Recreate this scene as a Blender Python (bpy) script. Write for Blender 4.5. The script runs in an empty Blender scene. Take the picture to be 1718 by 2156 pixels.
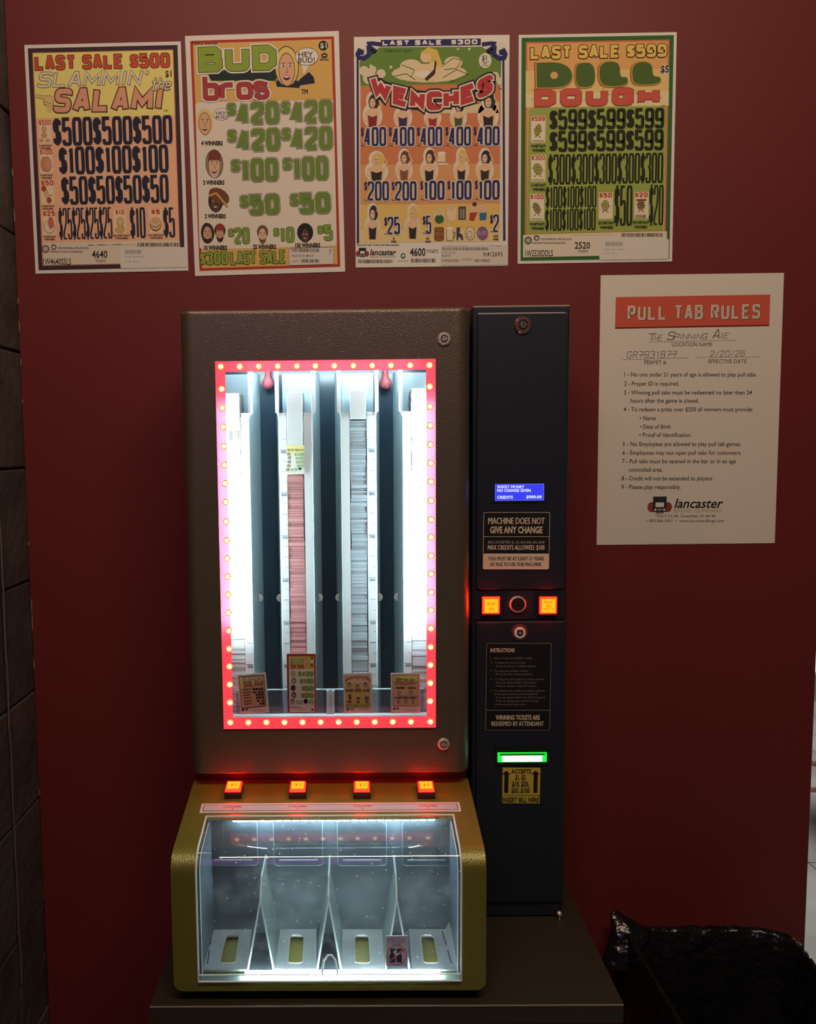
import bpy, math, random
from mathutils import Vector, Matrix
random.seed(7)
SC = bpy.context.scene
COL = SC.collection
# ---------------------------------------------------------------- camera
W, H = 1718, 2156
F, CX, CY = 1700.0, 724.45, 1078.0
YAW, PITCH, ROLL = -0.0091, 0.0851, 0.0105
CAM = Vector((0.0, -1.46, 1.5))
_r0 = Vector((math.cos(YAW), -math.sin(YAW), 0)); _y0 = Vector((math.sin(YAW), math.cos(YAW), 0)); _z0 = Vector((0, 0, 1))
FWD = _y0 * math.cos(PITCH) - _z0 * math.sin(PITCH)
_u0 = _z0 * math.cos(PITCH) + _y0 * math.sin(PITCH)
RIGHT = _r0 * math.cos(ROLL) - _u0 * math.sin(ROLL)
UP = _u0 * math.cos(ROLL) + _r0 * math.sin(ROLL)
cd = bpy.data.cameras.new('camera'); cam = bpy.data.objects.new('camera', cd); COL.objects.link(cam)
cam.matrix_world = Matrix(((RIGHT.x, UP.x, -FWD.x, CAM.x), (RIGHT.y, UP.y, -FWD.y, CAM.y), (RIGHT.z, UP.z, -FWD.z, CAM.z), (0, 0, 0, 1)))
cd.sensor_fit = 'VERTICAL'; cd.sensor_height = 36.0; cd.lens = F / H * 36.0
cd.shift_x = (W / 2 - CX) / H; cd.shift_y = 0.0
cd.clip_start = 0.05; cd.clip_end = 60
SC.camera = cam
# ---------------------------------------------------------------- light and exposure
SC.view_settings.view_transform = 'Standard'; SC.view_settings.look = 'None'
SC.view_settings.gamma = 1.0; SC.view_settings.use_curve_mapping = False
SC.view_settings.exposure = 0.0
SC.cycles.use_denoising = True
SC.cycles.sample_clamp_indirect = 6.0
SC.cycles.max_bounces = 10; SC.cycles.transparent_max_bounces = 16
wd = bpy.data.worlds.new('room_ambient'); SC.world = wd; wd.use_nodes = True
wd.node_tree.nodes['Background'].inputs[0].default_value = (0.62, 0.55, 0.85, 1)
wd.node_tree.nodes['Background'].inputs[1].default_value = 0.016
def area(name, loc, target, sx, sy, power, color, spread=180):
    l = bpy.data.lights.new(name, 'AREA'); l.shape = 'RECTANGLE'; l.size = sx; l.size_y = sy
    l.energy = power; l.color = color; l.spread = math.radians(spread)
    o = bpy.data.objects.new(name, l); COL.objects.link(o); o.location = loc
    o.rotation_euler = (Vector(target) - Vector(loc)).to_track_quat('-Z', 'Y').to_euler()
    return o
area('ceiling_lamp_light', (0.20, -1.55, 2.95), (0.15, -0.1, 1.7), 1.5, 0.09, 21.0, (1.0, 0.77, 0.53))
area('bar_lamp_light', (-0.75, -0.75, 3.1), (-0.45, 0, 2.1), 0.3, 0.3, 2.5, (1.0, 0.72, 0.62))
area('violet_lamp_light', (-0.50, -2.1, 2.4), (-0.6, 0, 1.6), 1.2, 1.2, 3.0, (0.72, 0.25, 1.0))
area('far_room_light', (1.9, 2.2, 2.7), (1.7, 1.6, 0), 1.2, 1.2, 95.0, (1.0, 0.98, 0.92))

# ---------------------------------------------------------------- picture-to-place helpers
def ray(px, py):
    return FWD + RIGHT * ((px - CX) / F) - UP * ((py - CY) / F)
def on(px, py, p0, n):
    d = ray(px, py); n = Vector(n)
    return CAM + d * ((Vector(p0) - CAM).dot(n) / d.dot(n))
def at(px, py, Y): return on(px, py, (0, Y, 0), (0, 1, 0))
def atz(px, py, z): return on(px, py, (0, 0, z), (0, 0, 1))
def X(px, py, Y): return at(px, py, Y).x
def Z(px, py, Y): return at(px, py, Y).z

# ---------------------------------------------------------------- materials
def lin(c): return tuple(((v / 255) / 12.92 if v / 255 <= 0.04045 else ((v / 255 + 0.055) / 1.055) ** 2.4) for v in c[:3])
def mat(name, col, rough=0.6, metal=0.0, spec=0.5, emit=None, estr=0.0, coat=0.0, bump=None, var=None):
    """col: linear rgb. bump=(scale, strength, distance). var=(scale, darker factor): patchy colour of the thing itself"""
    m = bpy.data.materials.new(name); m.use_nodes = True
    nt = m.node_tree; b = nt.nodes['Principled BSDF']
    b.inputs['Base Color'].default_value = (*col, 1); b.inputs['Roughness'].default_value = rough
    b.inputs['Metallic'].default_value = metal; b.inputs['Specular IOR Level'].default_value = spec
    b.inputs['Coat Weight'].default_value = coat; b.inputs['Coat Roughness'].default_value = 0.12
    if emit: b.inputs['Emission Color'].default_value = (*emit, 1); b.inputs['Emission Strength'].default_value = estr
    if bump or var:
        tc = nt.nodes.new('ShaderNodeTexCoord')
    if bump:
        n = nt.nodes.new('ShaderNodeTexNoise'); n.inputs['Scale'].default_value = bump[0]; n.inputs['Detail'].default_value = 2
        nt.links.new(tc.outputs['Object'], n.inputs['Vector'])
        bp = nt.nodes.new('ShaderNodeBump'); bp.inputs['Strength'].default_value = bump[1]; bp.inputs['Distance'].default_value = bump[2]
        nt.links.new(n.outputs['Fac'], bp.inputs['Height']); nt.links.new(bp.outputs['Normal'], b.inputs['Normal'])
        if coat: nt.links.new(bp.outputs['Normal'], b.inputs['Coat Normal'])
    if var:
        n2 = nt.nodes.new('ShaderNodeTexNoise'); n2.inputs['Scale'].default_value = var[0]; n2.inputs['Detail'].default_value = 4
        nt.links.new(tc.outputs['Object'], n2.inputs['Vector'])
        mx = nt.nodes.new('ShaderNodeMix'); mx.data_type = 'RGBA'
        mx.inputs['A'].default_value = (*[c * var[1] for c in col], 1); mx.inputs['B'].default_value = (*col, 1)
        rp = nt.nodes.new('ShaderNodeMapRange'); rp.inputs[1].default_value = 0.35; rp.inputs[2].default_value = 0.65
        nt.links.new(n2.outputs['Fac'], rp.inputs[0]); nt.links.new(rp.outputs[0], mx.inputs['Factor'])
        nt.links.new(mx.outputs['Result'], b.inputs['Base Color'])
    return m
def emis(name, col, s):
    m = bpy.data.materials.new(name); m.use_nodes = True; nt = m.node_tree
    nt.nodes.remove(nt.nodes['Principled BSDF']); e = nt.nodes.new('ShaderNodeEmission')
    e.inputs[0].default_value = (*col, 1); e.inputs[1].default_value = s
    nt.links.new(e.outputs[0], nt.nodes['Material Output'].inputs[0]); return m
def clear(name, tint=(0.97, 0.99, 0.99), gloss=0.06, haze=0.0, dust=False):
    """thin clear sheet: lets light through, mirrors a little, optionally hazy with dust specks and scratches"""
    m = bpy.data.materials.new(name); m.use_nodes = True; nt = m.node_tree; N = nt.nodes.new; L = nt.links.new
    nt.nodes.remove(nt.nodes['Principled BSDF'])
    t = N('ShaderNodeBsdfTransparent'); t.inputs[0].default_value = (*tint, 1)
    g = N('ShaderNodeBsdfGlossy'); g.inputs['Roughness'].default_value = 0.02
    fr = N('ShaderNodeLayerWeight'); fr.inputs[0].default_value = 0.18
    mr = N('ShaderNodeMath'); mr.operation = 'MULTIPLY_ADD'; mr.inputs[1].default_value = 0.6; mr.inputs[2].default_value = gloss
    L(fr.outputs['Fresnel'], mr.inputs[0])
    mx = N('ShaderNodeMixShader'); L(mr.outputs[0], mx.inputs[0]); L(t.outputs[0], mx.inputs[1]); L(g.outputs[0], mx.inputs[2])
    out = mx
    if haze or dust:
        d = N('ShaderNodeBsdfDiffuse'); d.inputs[0].default_value = (0.8, 0.88, 0.9, 1)
        tl = N('ShaderNodeBsdfTranslucent'); tl.inputs[0].default_value = (0.8, 0.88, 0.9, 1)
        dm = N('ShaderNodeMixShader'); dm.inputs[0].default_value = 0.5; L(d.outputs[0], dm.inputs[1]); L(tl.outputs[0], dm.inputs[2])
        m2 = N('ShaderNodeMixShader'); m2.inputs[0].default_value = haze
        if dust:
            tc = N('ShaderNodeTexCoord'); v = N('ShaderNodeTexVoronoi'); v.inputs['Scale'].default_value = 95; L(tc.outputs['Object'], v.inputs['Vector'])
            lt = N('ShaderNodeMath'); lt.operation = 'LESS_THAN'; lt.inputs[1].default_value = 0.085; L(v.outputs['Distance'], lt.inputs[0])
            nz = N('ShaderNodeTexNoise'); nz.inputs['Scale'].default_value = 28; nz.inputs['Detail'].default_value = 8; nz.inputs['Roughness'].default_value = 0.75; L(tc.outputs['Object'], nz.inputs['Vector'])
            rg = N('ShaderNodeMapRange'); rg.inputs[1].default_value = 0.48; rg.inputs[2].default_value = 0.75; rg.inputs[3].default_value = haze * 0.5; rg.inputs[4].default_value = haze * 4; L(nz.outputs['Fac'], rg.inputs[0])
            sp = N('ShaderNodeMath'); sp.operation = 'MULTIPLY'; sp.inputs[1].default_value = 0.6; L(lt.outputs[0], sp.inputs[0])
            ad = N('ShaderNodeMath'); ad.operation = 'ADD'; ad.use_clamp = True; L(sp.outputs[0], ad.inputs[0]); L(rg.outputs[0], ad.inputs[1]); L(ad.outputs[0], m2.inputs[0])
        L(mx.outputs[0], m2.inputs[1]); L(dm.outputs[0], m2.inputs[2]); out = m2
    L(out.outputs[0], nt.nodes['Material Output'].inputs[0]); return m
_ink = {}
def ink(c, rough=0.7):
    k = (tuple(c), rough)
    if k not in _ink: _ink[k] = mat('ink_%d_%d_%d' % tuple(c), lin(c), rough, spec=0.25)
    return _ink[k]

# ---------------------------------------------------------------- mesh builder
class MB:
    def __init__(s): s.v = []; s.f = []; s.m = []; s.mats = []
    def mi(s, m):
        if m not in s.mats: s.mats.append(m)
        return s.mats.index(m)
    def add(s, vs, fs, m):
        o = len(s.v); k = s.mi(m); s.v += [tuple(p) for p in vs]
        for f in fs: s.f.append(tuple(i + o for i in f)); s.m.append(k)
    def hexa(s, p, m):  # 8 points: bottom loop 0-3, top loop 4-7
        s.add(p, [(3, 2, 1, 0), (4, 5, 6, 7), (0, 1, 5, 4), (1, 2, 6, 5), (2, 3, 7, 6), (3, 0, 4, 7)], m)
    def box(s, x0, x1, y0, y1, z0, z1, m):
        s.hexa([(x0, y0, z0), (x1, y0, z0), (x1, y1, z0), (x0, y1, z0), (x0, y0, z1), (x1, y0, z1), (x1, y1, z1), (x0, y1, z1)], m)
    def prism(s, loop0, loop1, m, caps=True):
        n = len(loop0); fs = [(i, (i + 1) % n, n + (i + 1) % n, n + i) for i in range(n)]
        if caps: fs += [tuple(reversed(range(n))), tuple(range(n, 2 * n))]
        s.add(list(loop0) + list(loop1), fs, m)
    def lathe(s, c, axis, prof, m, n=20):  # prof: (radius, along)
        a = Vector(axis).normalized(); t = a.orthogonal().normalized(); b = a.cross(t); c = Vector(c)
        vs = []; fs = []
        for r, h in prof:
            for i in range(n):
                g = 2 * math.pi * i / n; vs.append(c + a * h + t * (r * math.cos(g)) + b * (r * math.sin(g)))
        for k in range(len(prof) - 1):
            for i in range(n): fs.append((k * n + i, k * n + (i + 1) % n, (k + 1) * n + (i + 1) % n, (k + 1) * n + i))
        if prof[-1][0] > 1e-6: fs.append(tuple((len(prof) - 1) * n + i for i in range(n)))
        if prof[0][0] > 1e-6: fs.append(tuple(reversed(range(n))))
        s.add(vs, fs, m)
    def tube(s, pts, r, m, n=8, closed=False):
        pts = [Vector(p) for p in pts]; vs = []; fs = []; k = len(pts); ref = None
        for i, p in enumerate(pts):
            a = pts[(i + 1) % k] if (i < k - 1 or closed) else p; b = pts[i - 1] if (i > 0 or closed) else p
            d = (a - b).normalized()
            if ref is None: ref = d.orthogonal()
            t = (ref - d * ref.dot(d)).normalized(); ref = t; q = d.cross(t)
            for j in range(n):
                g = 2 * math.pi * j / n; vs.append(p + t * (r * math.cos(g)) + q * (r * math.sin(g)))
        for i in range(k if closed else k - 1):
            for j in range(n):
                i2 = (i + 1) % k; fs.append((i * n + j, i * n + (j + 1) % n, i2 * n + (j + 1) % n, i2 * n + j))
        if not closed: fs += [tuple(reversed(range(n))), tuple((k - 1) * n + j for j in range(n))]
        s.add(vs, fs, m)
    def build(s, name, parent=None, loc=(0, 0, 0), bevel=0.0, smooth=False):
        off = Vector(parent['_base']) if parent is not None else Vector(loc)
        me = bpy.data.meshes.new(name)
        me.from_pydata([tuple(Vector(p) - off) for p in s.v], [], s.f)
        for m in s.mats: me.materials.append(m)
        me.polygons.foreach_set('material_index', s.m)
        if smooth: me.polygons.foreach_set('use_smooth', [True] * len(s.f))
        me.update()
        o = bpy.data.objects.new(name, me); COL.objects.link(o)
        o['_base'] = tuple(off)
        if parent is not None: o.parent = parent
        else: o.location = off
        if bevel:
            b = o.modifiers.new('edge', 'BEVEL'); b.width = bevel; b.segments = 2; b.limit_method = 'ANGLE'; b.angle_limit = math.radians(40)
        return o
def tag(o, label=None, cat=None, group=None, kind=None):
    if label: o['label'] = label
    if cat: o['category'] = cat
    if group: o['group'] = group
    if kind: o['kind'] = kind
    return o
def empty(name, loc):
    o = bpy.data.objects.new(name, None); COL.objects.link(o); o.location = loc; o['_base'] = tuple(loc); o.empty_display_size = 0.05
    return o

# ---------------------------------------------------------------- lettering
def chaikin(p, closed, n=2):
    for _ in range(n):
        q = []; k = len(p)
        for i in range(k if closed else k - 1):
            a, b = p[i], p[(i + 1) % k]
            q += [(a[0] * .75 + b[0] * .25, a[1] * .75 + b[1] * .25), (a[0] * .25 + b[0] * .75, a[1] * .25 + b[1] * .75)]
        if not closed: q = [p[0]] + q + [p[-1]]
        p = q
    return p
def _g(*st):
    out = []
    for s in st:
        kind, pts = s[0], s[1:]
        cl = kind in 'CL'
        p = list(pts)
        if kind in 'cC': p = chaikin(p, cl)
        out.append((cl, p))
    return out
_O = ('C', (.5, 1), (0, 1), (0, .5), (0, 0), (.5, 0), (1, 0), (1, .5), (1, 1))
GL = {
 'A': _g(('l', (0, 0), (.42, 1), (.58, 1), (1, 0)), ('l', (.16, .3), (.84, .3))),
 'B': _g(('L', (0, 0), (0, 1), (.8, 1), (.95, .88), (.95, .64), (.8, .53), (1, .4), (1, .12), (.85, 0)), ('l', (0, .53), (.8, .53))),
 'C': _g(('c', (1, .76), (1, 1), (.5, 1), (0, 1), (0, .5), (0, 0), (.5, 0), (1, 0), (1, .24))),
 'D': _g(('L', (0, 0), (0, 1), (.7, 1), (1, .8), (1, .2), (.7, 0))),
 'E': _g(('l', (1, 1), (0, 1), (0, 0), (1, 0)), ('l', (0, .52), (.8, .52))),
 'F': _g(('l', (1, 1), (0, 1), (0, 0)), ('l', (0, .52), (.8, .52))),
 'G': _g(('c', (1, .8), (1, 1), (.5, 1), (0, 1), (0, .5), (0, 0), (.5, 0), (1, 0), (1, .3)), ('l', (1, .1), (1, .46), (.55, .46))),
 'H': _g(('l', (0, 0), (0, 1)), ('l', (1, 0), (1, 1)), ('l', (0, .5), (1, .5))),
 'I': _g(('l', (.5, 0), (.5, 1))),
 'K': _g(('l', (0, 0), (0, 1)), ('l', (1, 1), (.1, .45), (1, 0))),
 'L': _g(('l', (0, 1), (0, 0), (1, 0))),
 'M': _g(('l', (0, 0), (0, 1), (.5, .25), (1, 1), (1, 0))),
 'N': _g(('l', (0, 0), (0, 1), (1, 0), (1, 1))),
 'O': _g(_O), '0': _g(_O),
 'P': _g(('l', (0, 0), (0, 1), (.8, 1), (1, .88), (1, .58), (.8, .46), (0, .46))),
 'R': _g(('l', (0, 0), (0, 1), (.8, 1), (1, .88), (1, .6), (.8, .48), (0, .48)), ('l', (.55, .48), (1, 0))),
 'S': _g(('c', (1, .82), (1, 1), (.5, 1), (0, 1), (0, .55), (.5, .52), (1, .48), (1, 0), (.5, 0), (0, 0), (0, .18))),
 'T': _g(('l', (0, 1), (1, 1)), ('l', (.5, 1), (.5, 0))),
 'U': _g(('c', (0, 1), (0, .45), (0, 0), (.5, 0), (1, 0), (1, .45), (1, 1))),
 'V': _g(('l', (0, 1), (.5, 0), (1, 1))),
 'W': _g(('l', (0, 1), (.22, 0), (.5, .75), (.78, 0), (1, 1))),
 'X': _g(('l', (0, 0), (1, 1)), ('l', (0, 1), (1, 0))),
 'Y': _g(('l', (0, 1), (.5, .5), (1, 1)), ('l', (.5, .5), (.5, 0))),
 '1': _g(('l', (.6, 0), (.6, 1)), ('l', (.12, .84), (.6, .90))),
 '2': _g(('c', (0, .78), (0, 1), (.5, 1), (1, 1), (1, .6), (.5, .38), (0, .18), (0, 0)), ('l', (0, 0), (1, 0))),
 '3': _g(('c', (0, .83), (0, 1), (.5, 1), (1, 1), (1, .56), (.45, .53)), ('c', (.45, .53), (1, .5), (1, 0), (.5, 0), (0, 0), (0, .17))),
 '4': _g(('l', (1, .24), (0, .24), (.62, 1)), ('l', (.7, 1), (.7, 0))),
 '5': _g(('l', (.95, 1), (.05, 1), (0, .5)), ('c', (0, .5), (.4, .62), (1, .62), (1, .3), (1, 0), (.5, 0), (.05, 0), (0, .17))),
 '6': _g(('c', (1, .85), (1, 1), (.5, 1), (0, 1), (0, .5), (0, 0), (.5, 0), (1, 0), (1, .3), (1, .58), (.5, .58), (.02, .58))),
 '7': _g(('l', (0, 1), (1, 1), (.4, 0))),
 '8': _g(('C', (.5, 1), (.05, 1), (.05, .76), (.05, .53), (.5, .53), (.95, .53), (.95, .76), (.95, 1)), ('C', (.5, .53), (0, .53), (0, .26), (0, 0), (.5, 0), (1, 0), (1, .26), (1, .53))),
 '9': _g(('c', (0, .15), (0, 0), (.5, 0), (1, 0), (1, .5), (1, 1), (.5, 1), (0, 1), (0, .7), (0, .42), (.5, .42), (.96, .42))),
 '$': _g(('c', (1, .76), (1, .92), (.5, .92), (0, .92), (0, .55), (.5, .5), (1, .45), (1, .08), (.5, .08), (0, .08), (0, .24)), ('l', (.5, 1.04), (.5, -.04))),
 "'": _g(('l', (.4, 1), (.3, .75))), '!': _g(('l', (.5, 1), (.5, .35)), ('l', (.5, .1), (.5, 0))),
 '/': _g(('l', (0, 0), (1, 1))), '#': _g(('l', (.3, 0), (.4, 1)), ('l', (.65, 0), (.75, 1)), ('l', (0, .33), (1, .33)), ('l', (0, .67), (1, .67))),
 'b': _g(('l', (0, 1), (0, 0)), ('C', (.5, .6), (0, .6), (0, .3), (0, 0), (.5, 0), (1, 0), (1, .3), (1, .6))),
 'r': _g(('c', (0, .6), (0, 0)), ('c', (0, .3), (.1, .6), (.9, .6))),
 'o': _g(('C', (.5, .6), (0, .6), (0, .3), (0, 0), (.5, 0), (1, 0), (1, .3), (1, .6))),
 's': _g(('c', (1, .55), (.4, .65), (0, .6), (0, .35), (.6, .32), (1, .25), (1, 0), (.4, -.05), (0, .08))),
 't': _g(('l', (.45, 1), (.45, 0), (.9, 0)), ('l', (0, .65), (.95, .65))),
 'h': _g(('l', (0, 1), (0, 0)), ('c', (0, .4), (.1, .62), (1, .62), (1, .3), (1, 0))),
 'e': _g(('c', (0, .3), (.95, .3), (1, .6), (.5, .6), (0, .6), (0, .3), (0, 0), (.5, 0), (1, .08))),
}
NARROW = {'I': .35, "'": .35, '!': .35, '1': .7, '$': .85, '/': .8, 'M': 1.3, 'W': 1.35}
_fc = {}
def bfont(s, off=0.0, shear=0.0):
    k = (s, off, shear)
    if k not in _fc:
        c = bpy.data.curves.new('lettering', 'FONT'); c.body = s; c.offset = off; c.shear = shear; c.resolution_u = 2; c.fill_mode = 'FRONT'
        o = bpy.data.objects.new('lettering', c); me = o.to_mesh()
        vs = [(v.co.x, v.co.y) for v in me.vertices]; fs = [tuple(p.vertices) for p in me.polygons]
        o.to_mesh_clear(); bpy.data.objects.remove(o); bpy.data.curves.remove(c)
        _fc[k] = (vs, fs)
    return _fc[k]
STEP = 0.0001
class Sheet:
    tick = 0
    """a flat printed thing: everything is drawn in its own plane, each ink a hair above the one below"""
    def __init__(s, corners, crop, sc, p0=(0, -0.0012, 0), n=(0, 1, 0)):
        s.crop, s.sc, s.p0, s.n = crop, sc, Vector(p0), Vector(n).normalized()
        tl, tr, bl, br = [on(x, y, s.p0, s.n) for x, y in corners]
        s.c = (tl + tr + bl + br) / 4
        ex = (tr + br - tl - bl); s.w = ex.length / 2; s.ex = ex.normalized()
        if s.n.dot(CAM - s.p0) < 0: s.n = -s.n
        s.ey = s.n.cross(s.ex); s.h = (tl + tr - bl - br).dot(s.ey) / 2
        s.mb = MB()
    def L(s, cx, cy):
        p = on(s.crop[0] + cx / s.sc, s.crop[1] + cy / s.sc, s.p0, s.n) - s.c
        return (p.dot(s.ex), p.dot(s.ey))
    def w3(s, u, v, k): return s.c + s.ex * u + s.ey * v + s.n * (k * STEP)
    def raw(s, uv, fs, col, k):
        Sheet.tick = (Sheet.tick + 1) % 5; k = k + Sheet.tick / 5.0   # no two inks lie in exactly the same plane
        s.mb.add([s.w3(u, v, k) for u, v in uv], fs, col if not isinstance(col, tuple) else ink(col))
    def poly(s, pts, col, k=1): s.raw([s.L(*p) for p in pts], [tuple(range(len(pts)))], col, k)
    def luv(s, pts, col, k=1): s.raw(pts, [tuple(range(len(pts)))], col, k)
    def bb(s, x0, y0, x1, y1):
        cx, cy = (x0 + x1) / 2, (y0 + y1) / 2
        c = s.L(cx, cy); a = s.L(x0, cy); b = s.L(x1, cy); t = s.L(cx, y0); d = s.L(cx, y1)
        return c, math.hypot(b[0] - a[0], b[1] - a[1]), math.hypot(t[0] - d[0], t[1] - d[1])
    def rect(s, x0, y0, x1, y1, col, k=1, r=0.0):
        c, w, h = s.bb(x0, y0, x1, y1); s.luv(s.rr(c, w, h, r), col, k)
    def rr(s, c, w, h, r):
        if r <= 0: return [(c[0] - w / 2, c[1] - h / 2), (c[0] + w / 2, c[1] - h / 2), (c[0] + w / 2, c[1] + h / 2), (c[0] - w / 2, c[1] + h / 2)]
        out = []
        for sx, sy, a0 in ((1, -1, -90), (1, 1, 0), (-1, 1, 90), (-1, -1, 180)):
            for i in range(5):
                a = math.radians(a0 + i * 22.5); out.append((c[0] + sx * (w / 2 - r) + r * math.cos(a), c[1] + sy * (h / 2 - r) + r * math.sin(a)))
        return out
    def ring(s, x0, y0, x1, y1, t, col, k=1, r=0.0):
        c, w, h = s.bb(x0, y0, x1, y1); a = s.rr(c, w, h, r); b = s.rr(c, w - 2 * t, h - 2 * t, max(r - t, 1e-5) if r > 0 else 0); n = len(a)
        s.raw(a + b, [(i, (i + 1) % n, n + (i + 1) % n, n + i) for i in range(n)], col, k)
    def ell(s, cx, cy, rx, ry, col, k=1, n=18, rot=0.0):
        c, w, h = s.bb(cx - rx, cy - ry, cx + rx, cy + ry); R = math.radians(rot); pts = []
        for i in range(n):
            g = 2 * math.pi * i / n; a, b = w / 2 * math.cos(g), h / 2 * math.sin(g)
            pts.append((c[0] + a * math.cos(R) - b * math.sin(R), c[1] + a * math.sin(R) + b * math.cos(R)))
        s.luv(pts, col, k)
    def line(s, pts, t, col, k=1, closed=False):  # t in metres
        s.strk([s.L(*p) for p in pts], t, col, k, closed)
    def strk(s, p, t, col, k, closed=False):
        """one ribbon along p: mitred outside, exact (edges that fold are collapsed) inside"""
        q = [p[0]]
        for c in p[1:]:
            if math.hypot(c[0] - q[-1][0], c[1] - q[-1][1]) > 1e-7: q.append(c)
        if closed and math.hypot(q[0][0] - q[-1][0], q[0][1] - q[-1][1]) < 1e-7: q.pop()
        n = len(q)
        if n < 2: return
        m = n if closed else n - 1; d = []
        for i in range(m):
            a, b = q[i], q[(i + 1) % n]; l = math.hypot(b[0] - a[0], b[1] - a[1]); d.append(((b[0] - a[0]) / l, (b[1] - a[1]) / l))
        sides = []
        for sg in (1, -1):
            ln = [((q[i][0] - d[i][1] * sg * t / 2, q[i][1] + d[i][0] * sg * t / 2), d[i]) for i in range(m)]
            def meet(i, j):
                (ax, ay), (dx, dy) = ln[i]; (bx, by), (ex, ey) = ln[j]; cr = dx * ey - dy * ex
                if abs(cr) < 1e-4: return None
                u = ((bx - ax) * ey - (by - ay) * ex) / cr; return (ax + dx * u, ay + dy * u)
            V = []
            for i in range(n):
                if not closed and i in (0, n - 1):
                    e = d[0] if i == 0 else d[-1]; V.append((q[i][0] - e[1] * sg * t / 2, q[i][1] + e[0] * sg * t / 2)); continue
                d0, d1 = d[i - 1], d[i % m]; bx, by = -(d0[1] + d1[1]), d0[0] + d1[0]; l = math.hypot(bx, by)
                if l < 1e-3: bx, by, l = -d1[1], d1[0], 1.0
                bx, by = bx / l, by / l; c = bx * -d1[1] + by * d1[0]; outer = (d0[0] * d1[1] - d0[1] * d1[0]) * sg < 0
                mm = t / 2 / max(c, 0.72 if outer else 0.15); V.append((q[i][0] + sg * bx * mm, q[i][1] + sg * by * mm))
            alive = [True] * m
            for _ in range(14):
                bad = None
                for i in range(m):
                    if alive[i]:
                        a, b = V[i], V[(i + 1) % n]
                        if (b[0] - a[0]) * d[i][0] + (b[1] - a[1]) * d[i][1] < -1e-7: bad = i; break
                if bad is None: break
                alive[bad] = False; i0 = bad - 1; i1 = bad + 1
                if closed:
                    while not alive[i0 % m] and i0 > bad - m: i0 -= 1
                    while not alive[i1 % m] and i1 < bad + m: i1 += 1
                else:
                    while i0 >= 0 and not alive[i0]: i0 -= 1
                    while i1 < m and not alive[i1]: i1 += 1
                idx = [j % n for j in range(i0 + 1, i1 + 1)] if closed else list(range(max(i0 + 1, 0), min(i1, n - 1) + 1))
                if not idx: break
                pt = None
                if (closed or (i0 >= 0 and i1 < m)) and i0 % m != i1 % m: pt = meet(i0 % m, i1 % m)
                cx = sum(V[j][0] for j in idx) / len(idx); cy = sum(V[j][1] for j in idx) / len(idx)
                if pt is None or math.hypot(pt[0] - cx, pt[1] - cy) > 3 * t: pt = (cx, cy)
                for j in idx: V[j] = pt
            sides.append(V)
        uv = []
        for i in range(n): uv += [sides[0][i], sides[1][i]]
        fs = []
        for i in range(m):
            j = (i + 1) % n; f = []
            for x in (2 * i, 2 * i + 1, 2 * j + 1, 2 * j):
                if not f or (math.hypot(uv[x][0] - uv[f[-1]][0], uv[x][1] - uv[f[-1]][1]) > 1e-8 and math.hypot(uv[x][0] - uv[f[0]][0], uv[x][1] - uv[f[0]][1]) > 1e-8): f.append(x)
            if len(f) > 2: fs.append(tuple(f))
        s.raw(uv, fs, col, k)
    def block(s, txt, x0, y0, x1, y1, col, t, k=2, outl=(), gap=0.18, shear=0.0, warp=None, widths=None):
        """heavy poster lettering from strokes. t: stroke as a part of a letter's width; outl: ((colour, extra mm), ...) drawn beneath, widest first"""
        c, w, h = s.bb(x0, y0, x1, y1)
        ws = [(.45 if ch == ' ' else NARROW.get(ch, 1.0)) for ch in txt]
        if widths: ws = widths
        tot = sum(ws) + gap * (len(txt) - 1); un = w / tot; T = t * un
        q = len(outl)
        for j, (cc, ex) in enumerate(list(outl) + [(col, 0.0)]):
            x = -w / 2
            for i, ch in enumerate(txt):
                lw = ws[i] * un
                for cl, pts in GL.get(ch, ()):
                    a = []
                    for px, py in pts:
                        u = x + T / 2 + px * max(lw - T, 1e-4); v = -h / 2 + T / 2 + py * (h - T)
                        if ch in 'I1\'!' : u = x + lw / 2 + (px - .5) * max(lw - T, 1e-4)
                        if warp: v += warp((u / w) + .5) * h
                        u += shear * (v + h / 2)
                        a.append((c[0] + u, c[1] + v))
                    e = ex / 1000.0
                    if not cl and e:  # lengthen the ends so that the outline closes round them
                        for ia, ib in ((0, 1), (-1, -2)):
                            dx, dy = a[ia][0] - a[ib][0], a[ia][1] - a[ib][1]; l = math.hypot(dx, dy) or 1
                            a[ia] = (a[ia][0] + dx / l * e, a[ia][1] + dy / l * e)
                    s.strk(a, T + 2 * e, cc, k + j, cl)
                x += lw + gap * un
    def text(s, txt, x0, yb, x1, cap, col, k=2, bold=0.0, shear=0.0):
        """body lettering: runs from x0 to x1 on the baseline yb, capitals cap high (crop pixels)"""
        over = bold if 'M' in txt else 0.0   # M is made heavier by printing it twice
        vs, fs = bfont(txt, 0.0 if over else bold, shear)
        if not vs: return
        a = min(v[0] for v in vs); b = max(v[0] for v in vs)
        p = s.L(x0, yb); q = s.L(x1, yb); t = s.L(x0, yb - cap)
        wd = math.hypot(q[0] - p[0], q[1] - p[1]); ht = math.hypot(t[0] - p[0], t[1] - p[1])
        sx, sy = wd / (b - a), ht / 0.69
        for dx in ((-over, over) if over else (0.0,)): s.raw([(p[0] + (x + dx - a) * sx, p[1] + y * sy + (q[1] - p[1]) * (x - a) / (b - a)) for x, y in vs], fs, col, k)
    def ctext(s, txt, xc, yb, w, cap, col, k=2, bold=0.0, shear=0.0): s.text(txt, xc - w / 2, yb, xc + w / 2, cap, col, k, bold, shear)
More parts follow.
